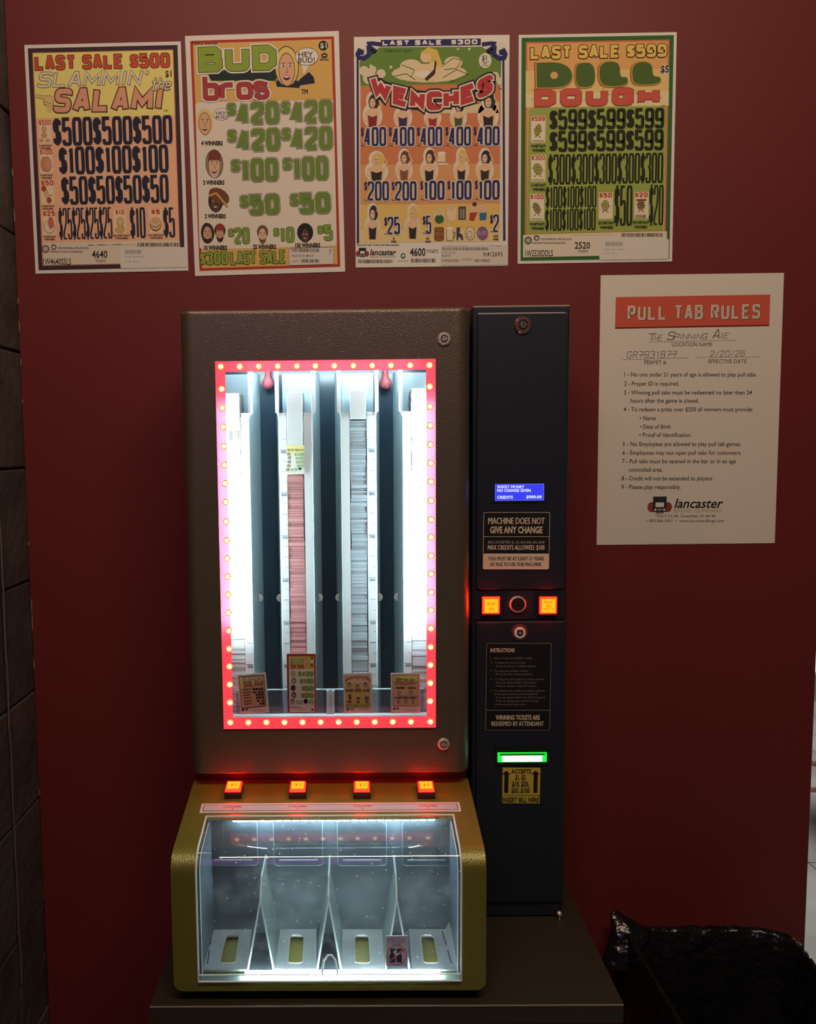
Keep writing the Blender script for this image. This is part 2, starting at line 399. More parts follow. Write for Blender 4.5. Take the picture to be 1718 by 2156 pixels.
    def bars(s, x0, y0, x1, y1, col, k=2, n=40):
        rnd = random.Random(int(x0 * 7 + y0)); x = x0; st = (x1 - x0) / n
        while x < x1:
            wd = st * rnd.choice((.4, .6, 1.0)); s.rect(x, y0, min(x + wd, x1), y1, col, k); x += wd + st * rnd.choice((.4, .6, .9))
    def base(s, name, label, cat, group=None, paper=(226, 222, 212), thick=0.0009):
        m = MB(); pm = ink(paper)
        q = [(-s.w / 2, -s.h / 2), (s.w / 2, -s.h / 2), (s.w / 2, s.h / 2), (-s.w / 2, s.h / 2)]
        m.prism([s.w3(u, v, -thick / STEP) for u, v in q], [s.w3(u, v, 0) for u, v in q], pm)
        o = len(m.v); m.v += s.mb.v; m.f += [tuple(i + o for i in f) for f in s.mb.f]; m.m += [m.mi(s.mb.mats[i]) for i in s.mb.m]
        s.root = m.build(name, loc=s.c - s.ey * (s.h / 2)); s.mb = MB()
        tag(s.root, label, cat, group); return s.root
    def part(s, name, parent=None, label=None):
        if not s.mb.v: return None
        o = s.mb.build(name, parent or s.root); s.mb = MB()
        if label: o['label'] = label
        return o
# ================================================================ the setting
m_red = mat('red_wall_paint', (0.160, 0.022, 0.021), 0.5, spec=0.28, bump=(220, 0.12, 0.002))
m_block = mat('dark_block_paint', (0.120, 0.113, 0.106), 0.5, spec=0.5, bump=(45, 0.5, 0.006), var=(9, 0.55))
m_mortar = mat('dark_mortar', (0.03, 0.026, 0.023), 0.8, bump=(120, 0.4, 0.004))
m_chip = mat('bare_plaster_chip', (0.35, 0.27, 0.2), 0.9)
XL, XR = -0.5903, 0.8493
mb = MB(); mb.box(XL, XR, 0.0, 0.115, 0.0, 2.75, m_red)
rnd = random.Random(3)
for py, ln in ((372, 18), (470, 30), (640, 14), (700, 26), (770, 16), (850, 10), (1150, 12), (1290, 34), (1330, 46), (1410, 24), (1675, 14)):
    z = Z(40, py, 0); hh = ln * 0.00085
    mb.prism([(XL, -0.0006, z), (XL + .0012, -0.0006, z + hh * .2), (XL + .0016, -0.0006, z + hh * .6), (XL, -0.0006, z + hh)], [(XL, 0, z), (XL + .0012, 0, z + hh * .2), (XL + .0016, 0, z + hh * .6), (XL, 0, z + hh)], m_chip)
tag(mb.build('wall_back', loc=(0, 0, 0)), kind='structure')
# painted block wall along the left
mb = MB(); mb.box(XL - .20, XL - .0055, -2.2, 0.112, 0, 2.75, m_mortar)
zs = [Z(40, y, 0) for y in (1245, 985)]; pitch = 0.2065; z0 = zs[1] - pitch * math.floor(zs[1] / pitch)
yv = -0.118
k = 0; z = z0 - pitch
while z < 2.75:
    a, b = max(z + .0022, 0.0), min(z + pitch - .0022, 2.75)
    if b > a:
        ys = [0.112, yv + .004] if z + pitch < 1.48 else [0.112, 0.112 - .30]
        y = ys[0]; e = ys[1]
        while y > -2.2:
            j = rnd.uniform(-.0012, .0012)
            mb.box(XL - .012, XL + j - .002, max(e, -2.2) + .002, y - .002, a, b, m_block)
            y = e - .004; e = y - .398
    z += pitch
ob = mb.build('wall_left', bevel=0.0025); tag(ob, kind='structure')
mb = MB(); pts = []
for i in range(20):
    z = 0.56 + i * 0.046; pts.append((XL + .0012 + .0006 * math.sin(i * 1.7), yv + .0015 * math.sin(i * 2.3), z))
mb.tube(pts, 0.0016, mat('pale_crack_filler', (0.14, 0.11, 0.085), 0.8), 5)
tag(mb.build('trim_1', loc=(XL, yv, 0.56)), kind='structure')
m_floor = mat('grey_floor_tile', (0.30, 0.30, 0.285), 0.35, spec=0.5, var=(2.2, 0.55), bump=(30, 0.08, 0.003))
m_gap = mat('floor_joint', (0.09, 0.085, 0.08), 0.8)
mb = MB(); mb.box(-0.79, 4.5, -2.4, 5.0, -0.06, -0.004, m_gap)
for i in range(9):
    for j in range(12):
        x0 = -0.79 + i * .6; y0 = -2.4 + j * .617
        mb.box(x0 + .002, min(x0 + .598, 4.5), y0 + .002, y0 + .615, -0.05, 0.0, m_floor)
tag(mb.build('floor'), kind='structure')
mb = MB(); mb.box(-0.79, 4.5, 5.0, 5.1, 0, 2.75, mat('far_wall_paint', (0.30, 0.27, 0.24), 0.7)); tag(mb.build('wall_far', loc=(0, 5, 0)), kind='structure')

# ================================================================ posters on the wall
WHT = (226, 222, 212)
def figure(s, cx, cy, w, h, hair, dress, skin=(226, 190, 150), k=3, lie=0.0):
    """small drawn woman in a bodice with a pale cut-out edge"""
    hw, hh = w / 2, h / 2
    for kk, g, in ((k, 1.14),):
        s.ell(cx, cy - hh * .55, hw * .55 * g, hh * .48 * g, (224, 214, 190), kk); s.ell(cx, cy + hh * .3, hw * .82 * g, hh * .68 * g, (224, 214, 190), kk)
    s.ell(cx + hw * .12, cy - hh * .48, hw * .5, hh * .46, hair, k + 1)
    s.poly([(cx - hw * .62, cy + hh * .1), (cx - hw * .25, cy - hh * .12), (cx + hw * .3, cy - hh * .12), (cx + hw * .66, cy + hh * .12), (cx + hw * .5, cy + hh * .95), (cx - hw * .5, cy + hh * .95)], skin, k + 2)
    s.ell(cx, cy - hh * .42, hw * .27, hh * .27, skin, k + 3)
    s.poly([(cx - hw * .45, cy + hh * .28), (cx, cy + hh * .4), (cx + hw * .45, cy + hh * .28), (cx + hw * .36, cy + hh * .98), (cx - hw * .36, cy + hh * .98)], dress, k + 3)
    s.line([(cx - hw * .62, cy + hh * .1), (cx - hw * .75, cy + hh * .55), (cx - hw * .4, cy + hh * .7)], .0022, skin, k + 2)
    s.line([(cx + hw * .62, cy + hh * .1), (cx + hw * .85, cy - hh * .3), (cx + hw * .5, cy - hh * .72)], .0022, skin, k + 2)
    s.line([(cx - hw * .1, cy - hh * .3), (cx + hw * .1, cy - hh * .3)], .0006, (150, 60, 50), k + 5)
    s.line([(cx - hw * .18, cy - hh * .48), (cx + hw * .18, cy - hh * .48)], .0006, (60, 45, 40), k + 5)
    s.line([(cx, cy + hh * .42), (cx, cy + hh * .95)], .0006, (50, 40, 40), k + 5)
def face(s, cx, cy, w, h, hair, skin, hat=None, beard=None, long=True, k=3):
    hw, hh = w / 2, h / 2
    ol = (45, 40, 38)
    if long: s.ell(cx, cy - hh * .05, hw * 1.0, hh * 1.0, ol, k); s.ell(cx, cy - hh * .05, hw * .94, hh * .95, hair, k + 1)
    else: s.ell(cx, cy - hh * .3, hw * .95, hh * .7, hair, k + 1)
    s.ell(cx, cy + hh * .1, hw * .68, hh * .82, ol, k + 2); s.ell(cx, cy + hh * .1, hw * .63, hh * .78, skin, k + 3)
    if beard: s.ell(cx, cy + hh * .5, hw * .52, hh * .42, beard, k + 4); s.ell(cx, cy + hh * .3, hw * .4, hh * .22, skin, k + 5)
    if hat: s.poly([(cx - hw * .72, cy - hh * .3), (cx - hw * .6, cy - hh * .8), (cx, cy - hh * 1.02), (cx + hw * .62, cy - hh * .8), (cx + hw * .74, cy - hh * .3)], hat, k + 5)
    for sx in (-1, 1):
        s.ell(cx + sx * hw * .27, cy - hh * .08, hw * .15, hh * .07, (235, 230, 220), k + 6); s.ell(cx + sx * hw * .27, cy - hh * .08, hw * .07, hh * .06, ol, k + 7)
        s.line([(cx + sx * hw * .12, cy - hh * .2), (cx + sx * hw * .45, cy - hh * .22)], .0007, ol, k + 6)
    s.line([(cx, cy - hh * .02), (cx + hw * .08, cy + hh * .22), (cx - hw * .05, cy + hh * .24)], .0006, ol, k + 6)
    s.ell(cx, cy + hh * .48, hw * .26, hh * .12, (95, 40, 40), k + 6); s.ell(cx, cy + hh * .44, hw * .2, hh * .05, (235, 230, 220), k + 7)
def pickle(s, cx, cy, w, h, col, k=4, rot=0, limbs=True):
    ol = (70, 75, 45)
    s.ell(cx, cy, w / 2 * 1.12, h / 2 * 1.06, ol, k, rot=rot); s.ell(cx, cy, w / 2, h / 2 * .98, col, k + 1, rot=rot)
    if limbs:
        for sx in (-1, 1):
            s.line([(cx + sx * w * .4, cy), (cx + sx * w * .75, cy + h * .12 * sx)], .0008, ol, k + 1); s.line([(cx + sx * w * .2, cy + h * .45), (cx + sx * w * .25, cy + h * .62), (cx + sx * w * .5, cy + h * .64)], .0009, ol, k + 1)
    for sx in (-1, 1): s.ell(cx + sx * w * .15, cy - h * .15, w * .07, h * .05, (35, 35, 25), k + 2)
    s.line([(cx - w * .15, cy + h * .08), (cx, cy + h * .13), (cx + w * .18, cy + h * .06)], .0007, (60, 30, 25), k + 2)
def truck(s, cx, cy, w, k=2, dark=(40, 38, 40), red=(165, 60, 55)):
    """round-cornered truck front between two red wheels"""
    for sx in (-1, 1): s.ell(cx + sx * w * .38, cy + w * .08, w * .2, w * .24, red, k)
    s.rect(cx - w * .32, cy - w * .42, cx + w * .32, cy + w * .3, dark, k + 1, r=.0006)
    s.rect(cx - w * .2, cy - w * .14, cx + w * .2, cy + w * .08, WHT, k + 2, r=.0008)
    for sx in (-1, 1): s.ell(cx + sx * w * .21, cy + w * .2, w * .055, w * .055, WHT, k + 2)
    s.rect(cx - w * .1, cy + w * .17, cx + w * .1, cy + w * .24, (170, 165, 158), k + 2)
    s.rect(cx - w * .19, cy + w * .28, cx + w * .19, cy + w * .37, (110, 106, 102), k + 1)
GP = 'prize posters above the machine'

# ---- poster with the pink grid of dark amounts
s = Sheet([(49, 95), (378, 87), (77, 576), (399, 570)], (0, 40), 3.85)
DK = (62, 46, 56); NV = (38, 42, 62); PK = (238, 186, 150); YL = (236, 224, 132); RD = (206, 86, 62)
def frame(s, a, b, c, d, ins, col, k):  # inset quad in local metres
    w, h = s.w / 2 - ins, s.h / 2 - ins; s.luv([(-w, -h), (w, -h), (w, h), (-w, h)], col, k)
frame(s, 0, 0, 0, 0, .0058, DK, 1); frame(s, 0, 0, 0, 0, .0125, (150, 80, 62), 2); frame(s, 0, 0, 0, 0, .0142, PK, 3)
w, h = s.w / 2 - .0142, s.h / 2 - .0142; ty = s.L(800, 795)[1]; by = s.L(800, 1805)[1]
s.luv([(-w, ty), (w, ty), (w, h), (-w, h)], YL, 4); s.luv([(-w, -h), (w, -h), (w, by), (-w, by)], (222, 210, 190), 4)
s.base('game_poster', 'poster with yellow top and tall dark dollar amounts on pink, nearest the block wall', 'poster', GP)
s.block('LAST SALE $500', 283, 290, 1375, 405, RD, .34, 6, ((( 60, 30, 32), 1.1),))
s.part('heading_lettering')
s.block("SLAMMIN'", 300, 425, 1190, 548, (228, 220, 200), .17, 6, ((( 50, 46, 40), .9),), shear=.25)
s.ell(360, 545, 62, 9, (228, 220, 200), 6); s.text('$1', 1340, 470, 1392, 50, (40, 36, 34), 6, .02)
s.block('SALAMI', 430, 560, 1300, 750, (222, 164, 132), .30, 8, (((74, 34, 48), 2.0), ((150, 90, 70), .5)), shear=.16)
s.block('the', 1215, 475, 1375, 580, (228, 214, 190), .25, 12, (((84, 44, 50), .9),), shear=.3)
s.text('TM', 1325, 752, 1362, 14, (60, 50, 45), 6, .03)
s.part('title_lettering')
sk = (226, 196, 132)
s.line([(290, 625), (380, 640), (430, 640)], .006, (110, 90, 60), 5); s.line([(292, 625), (380, 640), (430, 640)], .0045, sk, 6)
s.ell(395, 670, 42, 52, (110, 90, 60), 5); s.ell(395, 670, 38, 48, sk, 6); s.line([(350, 665), (420, 690)], .0006, (110, 90, 60), 7); s.line([(352, 690), (420, 710)], .0006, (110, 90, 60), 7); s.ell(405, 725, 32, 34, sk, 6)
s.part('pointing_hand_picture')
for t, x0, y0, x1, y1, n in (('$500', 430, 790, 1398, 1022, 3), ('$100', 478, 1028, 1366, 1255, 3), ('$50', 498, 1270, 1368, 1500, 4), ('$25', 478, 1530, 910, 1785, 4)):
    s.block(t * n, x0, y0, x1, y1, NV, .36, 6, gap=.06); s.part('prize_row')
s.block('$10', 1055, 1528, 1180, 1778, NV, .36, 6, gap=.06); s.part('prize_amount'); s.block('$5', 1325, 1528, 1418, 1772, NV, .36, 6, gap=.06)
s.part('prize_amount')
for i, (t, x, y, l) in enumerate((('$500', 318, 820, '2'), ('$100', 328, 1060, '4'), ('$50', 338, 1310, '2'), ('$25', 352, 1558, '4'))):
    s.rect(x - 2, y + 3, x + 98, y + 190, (236, 214, 178), 4); s.block(t, x - 2, y, x + 95, y + 40, (196, 74, 56), .3, 6)
    s.text(l + ' INSTANT', x, y + 215, x + 105, 13, (50, 42, 40), 6, .04); s.text('WINNERS', x + 8, y + 236, x + 95, 13, (50, 42, 40), 6, .04)
    if i == 0: s.ell(x + 40, y + 75, 18, 28, (120, 92, 60), 6); s.ell(x + 40, y + 75, 15, 25, (214, 178, 120), 7); s.ell(x + 40, y + 125, 26, 22, (200, 160, 104), 7); s.ell(x + 18, y + 165, 18, 14, (200, 160, 104), 7); s.ell(x + 70, y + 165, 20, 14, (200, 160, 104), 7)
    if i == 1:
        for dx in (0, 14, 28): s.ell(x + 32 + dx, y + 118, 30, 60, (130, 84, 60), 6 + dx // 14 * 2); s.ell(x + 32 + dx, y + 118, 27, 57, (214, 150, 116), 7 + dx // 14 * 2)
    if i == 2: s.line([(x + 25, y + 68), (x + 45, y + 120), (x + 60, y + 160)], .008, (214, 178, 140), 6); s.ell(x + 18, y + 65, 20, 24, (170, 70, 56), 7); s.ell(x + 62, y + 160, 20, 24, (170, 70, 56), 7); s.line([(x + 62, y + 118), (x + 90, y + 122)], .0009, (120, 92, 60), 7)
    if i == 3: s.ell(x + 50, y + 130, 46, 50, (130, 100, 80), 6); s.ell(x + 50, y + 130, 42, 46, (232, 214, 186), 7); s.ell(x + 62, y + 95, 24, 50, (200, 110, 96), 8)
s.part('prize_picture_column')
for x, y, t, tx, l in ((925, 1548, '$10', 920, '25 INSTANT'), (1215, 1545, '$5', 1200, '154 INSTANT')):
    s.rect(x - 2, y, x + 98, y + 190, (236, 214, 178), 4); s.block(t, x + 12, y, x + 82, y + 38, (196, 74, 56), .3, 6)
    s.text(l, tx, y + 215, tx + 135, 13, (50, 42, 40), 6, .04); s.text('WINNERS', tx + 15, y + 236, tx + 120, 13, (50, 42, 40), 6, .04)
    if t == '$5': break
    s.ell(975, 1645, 30, 38, (120, 92, 60), 6); s.ell(975, 1645, 26, 34, (220, 184, 124), 7); s.ell(972, 1708, 40, 28, (206, 168, 110), 7); s.ell(1000, 1700, 15, 26, (206, 168, 110), 8)
    s.part('prize_picture')
s.ell(1262, 1665, 48, 58, (120, 84, 62), 6); s.ell(1262, 1660, 44, 50, (224, 190, 150), 7); s.ell(1262, 1635, 34, 26, (214, 170, 120), 8); s.line([(1222, 1670), (1262, 1690), (1302, 1668)], .0012, (120, 84, 62), 9)
s.part('prize_picture')
s.ell(370, 1865, 32, 32, (110, 104, 96), 6); s.ell(370, 1865, 20, 20, (190, 182, 168), 7); s.ell(437, 1850, 22, 22, (45, 42, 42), 6); s.rect(424, 1840, 450, 1862, (220, 212, 196), 7)
s.text('©UNIVERSAL MFG.® 2024', 475, 1866, 718, 17, (50, 46, 44), 6, .01); s.text('WINNER FORM #1W4640SSLS', 405, 1894, 672, 15, (70, 64, 60), 6, .02)
s.text('4640', 748, 1938, 872, 60, (40, 38, 38), 6, .015); s.text('TICKETS', 775, 1972, 858, 20, (60, 56, 54), 6, .01)
s.text('1W4640SSLS', 352, 1992, 578, 50, (40, 38, 38), 6, .01); s.bars(1115, 1815, 1445, 1845, (50, 46, 44), 6, 40)
s.line([(715, 1836), (1100, 1828)], .0003, (120, 112, 104), 6); s.text('DATE', 715, 1838, 755, 9, (90, 84, 78), 6, .02); s.text('SERIAL', 800, 1836, 860, 9, (90, 84, 78), 6, .02); s.text('NUMBER', 915, 1834, 985, 9, (90, 84, 78), 6, .02)
s.part('footer_lettering')
s.rect(975, 1855, 1522, 2018, (222, 216, 206), 7, r=.003); s.bars(1012, 1872, 1150, 1905, (140, 132, 124), 8, 30); s.text('W25PKA #7093034', 1005, 1935, 1168, 14, (160, 150, 142), 8); s.text('1/16  8-51', 1015, 1975, 1130, 16, (160, 150, 142), 8)
s.part('barcode_sticker', label='pale sticker with barcode over the lower corner')

# ---- poster with green amounts on white
s = Sheet([(387, 76), (713, 65), (413, 581), (727, 572)], (380, 50), 3.992)
GR = (110, 138, 62); GD = (52, 78, 30); OL = (34, 38, 28)
frame(s, 0, 0, 0, 0, .0085, (176, 62, 48), 1); frame(s, 0, 0, 0, 0, .0132, (216, 176, 100), 2)
s.poly([(125, 680), (150, 660), (1285, 640), (1315, 1850), (1290, 1868), (185, 1898), (160, 1880)], (224, 216, 200), 3)
s.base('game_poster', 'poster with red border and green outlined dollar amounts beside drawn faces on white', 'poster', GP)
GO = ((OL, 2.2), ((222, 216, 196), 1.4), (GD, .55))
s.poly([(215, 400), (830, 370), (800, 480), (260, 480)], (34, 52, 50), 4)
s.block('BUD', 150, 190, 805, 400, (142, 168, 62), .29, 6, (((226, 220, 204), 3.6), (OL, 1.0)), gap=.14)
s.block('bros', 190, 425, 745, 640, (172, 62, 66), .27, 10, (((226, 220, 204), 3.4), ((90, 40, 44), .7)), gap=.05)
s.text('TM', 1018, 592, 1070, 40, (40, 38, 34), 6, .03)
s.part('title_lettering')
s.poly([(1000, 470), (1080, 405), (1120, 450), (1130, 500), (1000, 520)], (34, 44, 58), 4); s.poly([(800, 480), (1010, 480), (1000, 540), (810, 530)], (34, 44, 58), 4)
face(s, 893, 370, 205, 350, (224, 200, 120), (222, 172, 136)); s.poly([(1020, 340), (1080, 350), (1035, 430)], WHT, 5); s.ell(1062, 278, 100, 76, (50, 46, 40), 5); s.ell(1062, 278, 96, 72, WHT, 6)
s.text('HEY', 992, 280, 1115, 42, (50, 46, 42), 7, .01); s.text('BUD!', 990, 328, 1130, 42, (50, 46, 42), 7, .01)
s.part('speaking_face_picture')
s.ell(1200, 185, 40, 42, (40, 36, 34), 4); s.text('$1', 1175, 205, 1228, 42, WHT, 5, .015); s.part('price_mark'); s.ell(1210, 268, 27, 22, (50, 46, 40), 4); s.ell(1210, 268, 16, 6, (222, 180, 90), 5); s.text('BINGO', 1172, 310, 1248, 17, (90, 76, 46), 5, .04)
s.part('maker_mark'); s.text('FORM # 1W4620BB', 100, 180, 310, 22, (60, 52, 40), 5, .03)
s.part('form_number')
for t, x0, x1, y0, y1 in (('420', 470, 828, 660, 845), ('420', 925, 1275, 645, 835), ('420', 475, 835, 885, 1070), ('420', 930, 1275, 870, 1060), ('100', 505, 820, 1135, 1325), ('100', 940, 1240, 1120, 1315), ('50', 580, 830, 1435, 1605), ('50', 1000, 1258, 1422, 1595)):
    big = 90; s.block(t, x0, y0, x1, y1, GR, .36, 6, GO, gap=.1); s.block('$', x0 - 75, y0 + 5, x0 - 8, y0 + 115, GR, .30, 6, GO); s.part('prize_amount')
for t, x0, x1, y0, y1 in (('20', 455, 580, 1715, 1850), ('10', 835, 955, 1710, 1838), ('5', 1205, 1278, 1690, 1822)):
    s.block(t, x0, y0, x1, y1, (124, 158, 64), .38, 6, GO[2:] + ((OL, .7),), gap=.1); s.block('$', x0 - 52, y0 + 5, x0 - 6, y0 + 80, (124, 158, 64), .36, 6, ((OL, .7),)); s.part('prize_amount')
s.block('$300', 165, 1918, 400, 2025, (142, 168, 72), .36, 6, ((OL, 1.0),), gap=.1); s.block('LAST SALE', 420, 1910, 885, 2020, (142, 168, 72), .36, 6, ((OL, 1.0),), gap=.1)
s.part('prize_lettering')
face(s, 205, 830, 150, 235, (222, 200, 122), (222, 172, 136)); s.poly([(310, 810), (350, 815), (325, 860)], WHT, 5); s.ell(345, 762, 70, 52, (70, 64, 56), 5); s.ell(345, 762, 67, 49, WHT, 6); s.text('HEY', 298, 765, 382, 26, (50, 46, 42), 7, .01); s.text('BUD!', 298, 798, 398, 26, (50, 46, 42), 7, .01)
s.text('4 WINNERS', 175, 1022, 356, 34, (45, 40, 36), 6, .05); s.part('long_haired_face_picture')
face(s, 285, 1185, 150, 245, (150, 130, 108), (220, 178, 144), hat=(120, 62, 52), beard=(200, 180, 158)); s.text('2 WINNERS', 192, 1352, 370, 34, (45, 40, 36), 6, .05); s.part('bandana_face_picture')
face(s, 295, 1500, 130, 190, (46, 38, 34), (92, 68, 54)); s.ell(325, 1450, 92, 62, (116, 70, 52), 11, rot=-30); s.line([(235, 1450), (300, 1425), (365, 1500), (395, 1540)], .0035, (190, 160, 80), 12); s.text('2 WINNERS', 205, 1635, 382, 34, (45, 40, 36), 6, .05); s.part('knit_cap_face_picture')
face(s, 228, 1765, 115, 180, (50, 44, 40), (206, 160, 128), beard=(50, 42, 38), long=True); face(s, 332, 1762, 100, 165, (60, 50, 44), (206, 160, 128), hat=(150, 52, 46), beard=(60, 48, 42), long=False); s.text('10 WINNERS', 198, 1900, 394, 34, (45, 40, 36), 6, .05); s.part('bearded_pair_picture')
face(s, 690, 1775, 100, 165, (110, 84, 62), (224, 184, 150), beard=(120, 92, 68), long=False); s.text('25 WINNERS', 610, 1892, 805, 34, (45, 40, 36), 6, .05); s.part('curly_haired_face_picture')
s.ell(1048, 1755, 68, 80, (34, 32, 38), 3); face(s, 1048, 1775, 95, 140, (34, 32, 38), (96, 68, 54)); s.text('150 WINNERS', 965, 1880, 1175, 34, (45, 40, 36), 6, .05); s.part('round_haired_face_picture')
s.rect(912, 1882, 1290, 2028, (214, 208, 196), 5, r=.003); s.ring(912, 1882, 1290, 2028, .0006, (90, 88, 84), 6, r=.003); s.bars(935, 1890, 1165, 1920, (50, 46, 44), 7, 30); s.text('4620 BUD BROS', 935, 1960, 1120, 20, (90, 84, 78), 7); s.bars(1015, 1980, 1165, 2008, (50, 46, 44), 7, 22); s.text('100078', 940, 2004, 990, 14, (110, 104, 96), 7); s.text('?', 1250, 1935, 1268, 40, (120, 112, 104), 7); s.part('barcode_sticker', label='pale sticker with two barcodes')

# ---- poster with the arched red title
s = Sheet([(745, 76), (1074, 75), (749, 565), (1068, 558)], (730, 60), 4.147)
BL = (44, 46, 98)
s.poly([(80, 290), (170, 130), (1370, 125), (1395, 230), (1385, 1855), (95, 1880)], (224, 214, 194), 1)
s.poly([(110, 290), (290, 165), (1180, 160), (1350, 270), (1345, 480), (120, 500)], (104, 138, 62), 2)
s.poly([(120, 480), (1345, 460), (1340, 1180), (118, 1190)], (206, 128, 86), 2); s.poly([(118, 1190), (1340, 1180), (1340, 1530), (118, 1540)], (214, 158, 104), 2)
s.poly([(118, 1540), (1340, 1530), (1335, 1860), (118, 1870)], (224, 190, 108), 2); s.poly([(118, 1760), (1338, 1750), (1335, 1860), (118, 1870)], (226, 204, 140), 3)
for ci, (a, b, r) in enumerate(((150, 370, 42), (225, 360, 34), (300, 395, 40), (1290, 420, 40), (1340, 460, 34), (200, 430, 60), (210, 325, 12), (385, 338, 14), (1070, 180, 12), (970, 182, 10), (1310, 395, 12))): s.ell(a, b, r, r, (216, 206, 176), 4 + ci * .08)
s.poly([(820, 690), (1330, 640), (1330, 740), (820, 740)], (216, 200, 160), 3)
for a, b in (((78, 260), (108, 1875)), ((1350, 230), (1385, 1852))):
    s.poly([(a[0] + 8, a[1]), (a[0] + 26, a[1]), (b[0] + 0, b[1]), (b[0] - 20, b[1])], BL, 5)
s.base('game_poster', 'poster with arched red title, dark blue scroll corners and rows of drawn women', 'poster', GP)
s.rect(298, 95, 1170, 152, BL, 6); s.block('LAST SALE  $300', 312, 102, 1140, 145, WHT, .26, 8, gap=.25)
for sx, cx in ((1, 150), (-1, 1330)):
    s.line([(cx + sx * 150, 140), (cx + sx * 70, 130), (cx + sx * 40, 130), (cx + sx * 60, 170), (cx + sx * 95, 190), (cx + sx * 70, 205), (cx + sx * 50, 185)], .0065, BL, 6)
    s.line([(cx + sx * 40, 150), (cx + sx * 45, 230), (cx - sx * 0, 262), (cx - sx * 45, 255), (cx - sx * 55, 225), (cx - sx * 40, 195), (cx - sx * 18, 205), (cx - sx * 22, 230)], .0075, BL, 6)
s.text('"CASH PAY OUT"', 325, 208, 572, 24, (60, 84, 46), 6, .02)
s.part('scroll_border')
W_ = lambda t: -1.0 * (1 - (2 * t - 1) ** 2) * .95
s.block('WENCHES', 205, 395, 1275, 560, (182, 62, 66), .36, 8, (((32, 30, 48), 5.0), ((226, 216, 192), 2.4)), gap=.08, warp=W_)
s.text('TM', 1325, 535, 1352, 14, (60, 50, 40), 6, .02)
s.part('title_lettering')
s.ell(720, 390, 330, 82, (222, 206, 164), 4, rot=0); s.ell(930, 300, 80, 55, (222, 206, 164), 4); s.ell(560, 330, 95, 60, (222, 206, 164), 4)
s.poly([(640, 215), (710, 165), (790, 190), (830, 300), (800, 420), (720, 300)], (216, 190, 96), 6); s.ell(690, 250, 48, 50, (228, 200, 156), 7); s.poly([(640, 215), (700, 175), (780, 215), (760, 300), (735, 225)], (216, 190, 96), 8)
s.poly([(590, 365), (760, 290), (830, 380), (760, 460), (610, 440)], (228, 200, 156), 6); s.poly([(770, 275), (785, 300), (770, 400), (700, 460), (680, 440), (760, 360)], (60, 46, 44), 7); s.ell(670, 400, 80, 30, (230, 222, 204), 7)
for q in ([(480, 320), (590, 360), (560, 430)], [(830, 330), (930, 260), (1000, 275), (960, 350), (850, 360)], [(840, 430), (960, 360), (1060, 400), (900, 470)], [(410, 420), (520, 395), (600, 450)]): s.line(q, .0009, (90, 80, 56), 8)
s.part('reclining_woman_picture')
s.ell(1208, 282, 55, 66, (226, 220, 200), 6); s.text('$1', 1180, 278, 1222, 42, (40, 36, 34), 7, .02); s.text('PRICE', 1178, 298, 1240, 10, (70, 64, 60), 7, .02); s.text('PER', 1192, 312, 1224, 10, (70, 64, 60), 7, .02); s.text('TICKET', 1178, 330, 1240, 10, (70, 64, 60), 7, .02)
s.part('price_mark')
for a in ((225, 715, 185, 300, (66, 44, 40), (136, 44, 50)), (490, 735, 175, 270, (150, 44, 52), (66, 44, 92)), (750, 750, 165, 225, (70, 50, 42), (170, 52, 52)), (975, 740, 160, 250, (40, 36, 44), (74, 92, 62)), (1235, 715, 200, 330, (34, 58, 68), (48, 40, 42)),
          (260, 1210, 220, 260, (214, 190, 100), (50, 42, 42)), (500, 1195, 165, 270, (110, 62, 44), (140, 90, 66)), (720, 1195, 170, 290, (84, 52, 44), (48, 40, 42)), (1000, 1195, 150, 290, (214, 188, 96), (48, 40, 42)), (1205, 1195, 170, 280, (40, 42, 60), (60, 50, 54)),
          (225, 1690, 150, 310, (52, 48, 66), (46, 42, 56)), (575, 1690, 150, 300, (216, 186, 112), (50, 44, 44))):
    figure(s, *a); s.part('drawn_woman_picture')
s.rect(795, 1090, 860, 1165, (226, 214, 170), 6); s.ell(828, 1185, 62, 12, (214, 206, 186), 5); s.ell(828, 1090, 36, 14, (232, 226, 210), 7); s.part('beer_mug_picture')
BO = (((224, 214, 190), 1.6),)
for t, L_ in (('400', ((150, 345, 862, 1030), (395, 592, 862, 1030), (640, 835, 860, 1030), (888, 1085, 858, 1028), (1135, 1335, 855, 1025))), ('200', ((180, 370, 1335, 1505), (420, 610, 1335, 1505))), ('100', ((668, 855, 1330, 1500), (905, 1090, 1328, 1498), (1145, 1335, 1325, 1498))), ('25', ((355, 465, 1645, 1800),)), ('5', ((690, 738, 1635, 1795),)), ('2', ((1278, 1328, 1625, 1780),))):
    for x0, x1, y0, y1 in L_:
        s.block(t, x0, y0, x1, y1, BL, .34, 9, BO, gap=.08); s.block('$', x0 - 26, y0 + 2, x0 - 2, y0 + 80, BL, .4, 11)
        s.text('1', x0 - 12, y1 - 22, x0 - 8, 9, (110, 60, 40), 9); s.text('WINNER', x0 - 28, y1 - 2, x0 + 8, 8, (110, 60, 40), 9, .04); s.part('prize_amount')
for t, x, y in (('5', 410, 1842), ('25', 706, 1842), ('100', 1300, 1822)): s.text(t, x - 7 * len(t), y, x + 7 * len(t), 16, (60, 50, 40), 9, .04); s.text('WIN', x - 24, y + 26, x + 24, 14, (60, 50, 40), 9, .06); s.part('winner_count')
def small(fn, name): fn(); s.part(name)
s.ell(808, 1640, 48, 68, (222, 206, 164), 6); s.ell(808, 1665, 40, 40, (52, 104, 60), 7); s.ell(808, 1600, 28, 34, (216, 196, 140), 8); s.part('round_bottle_picture')
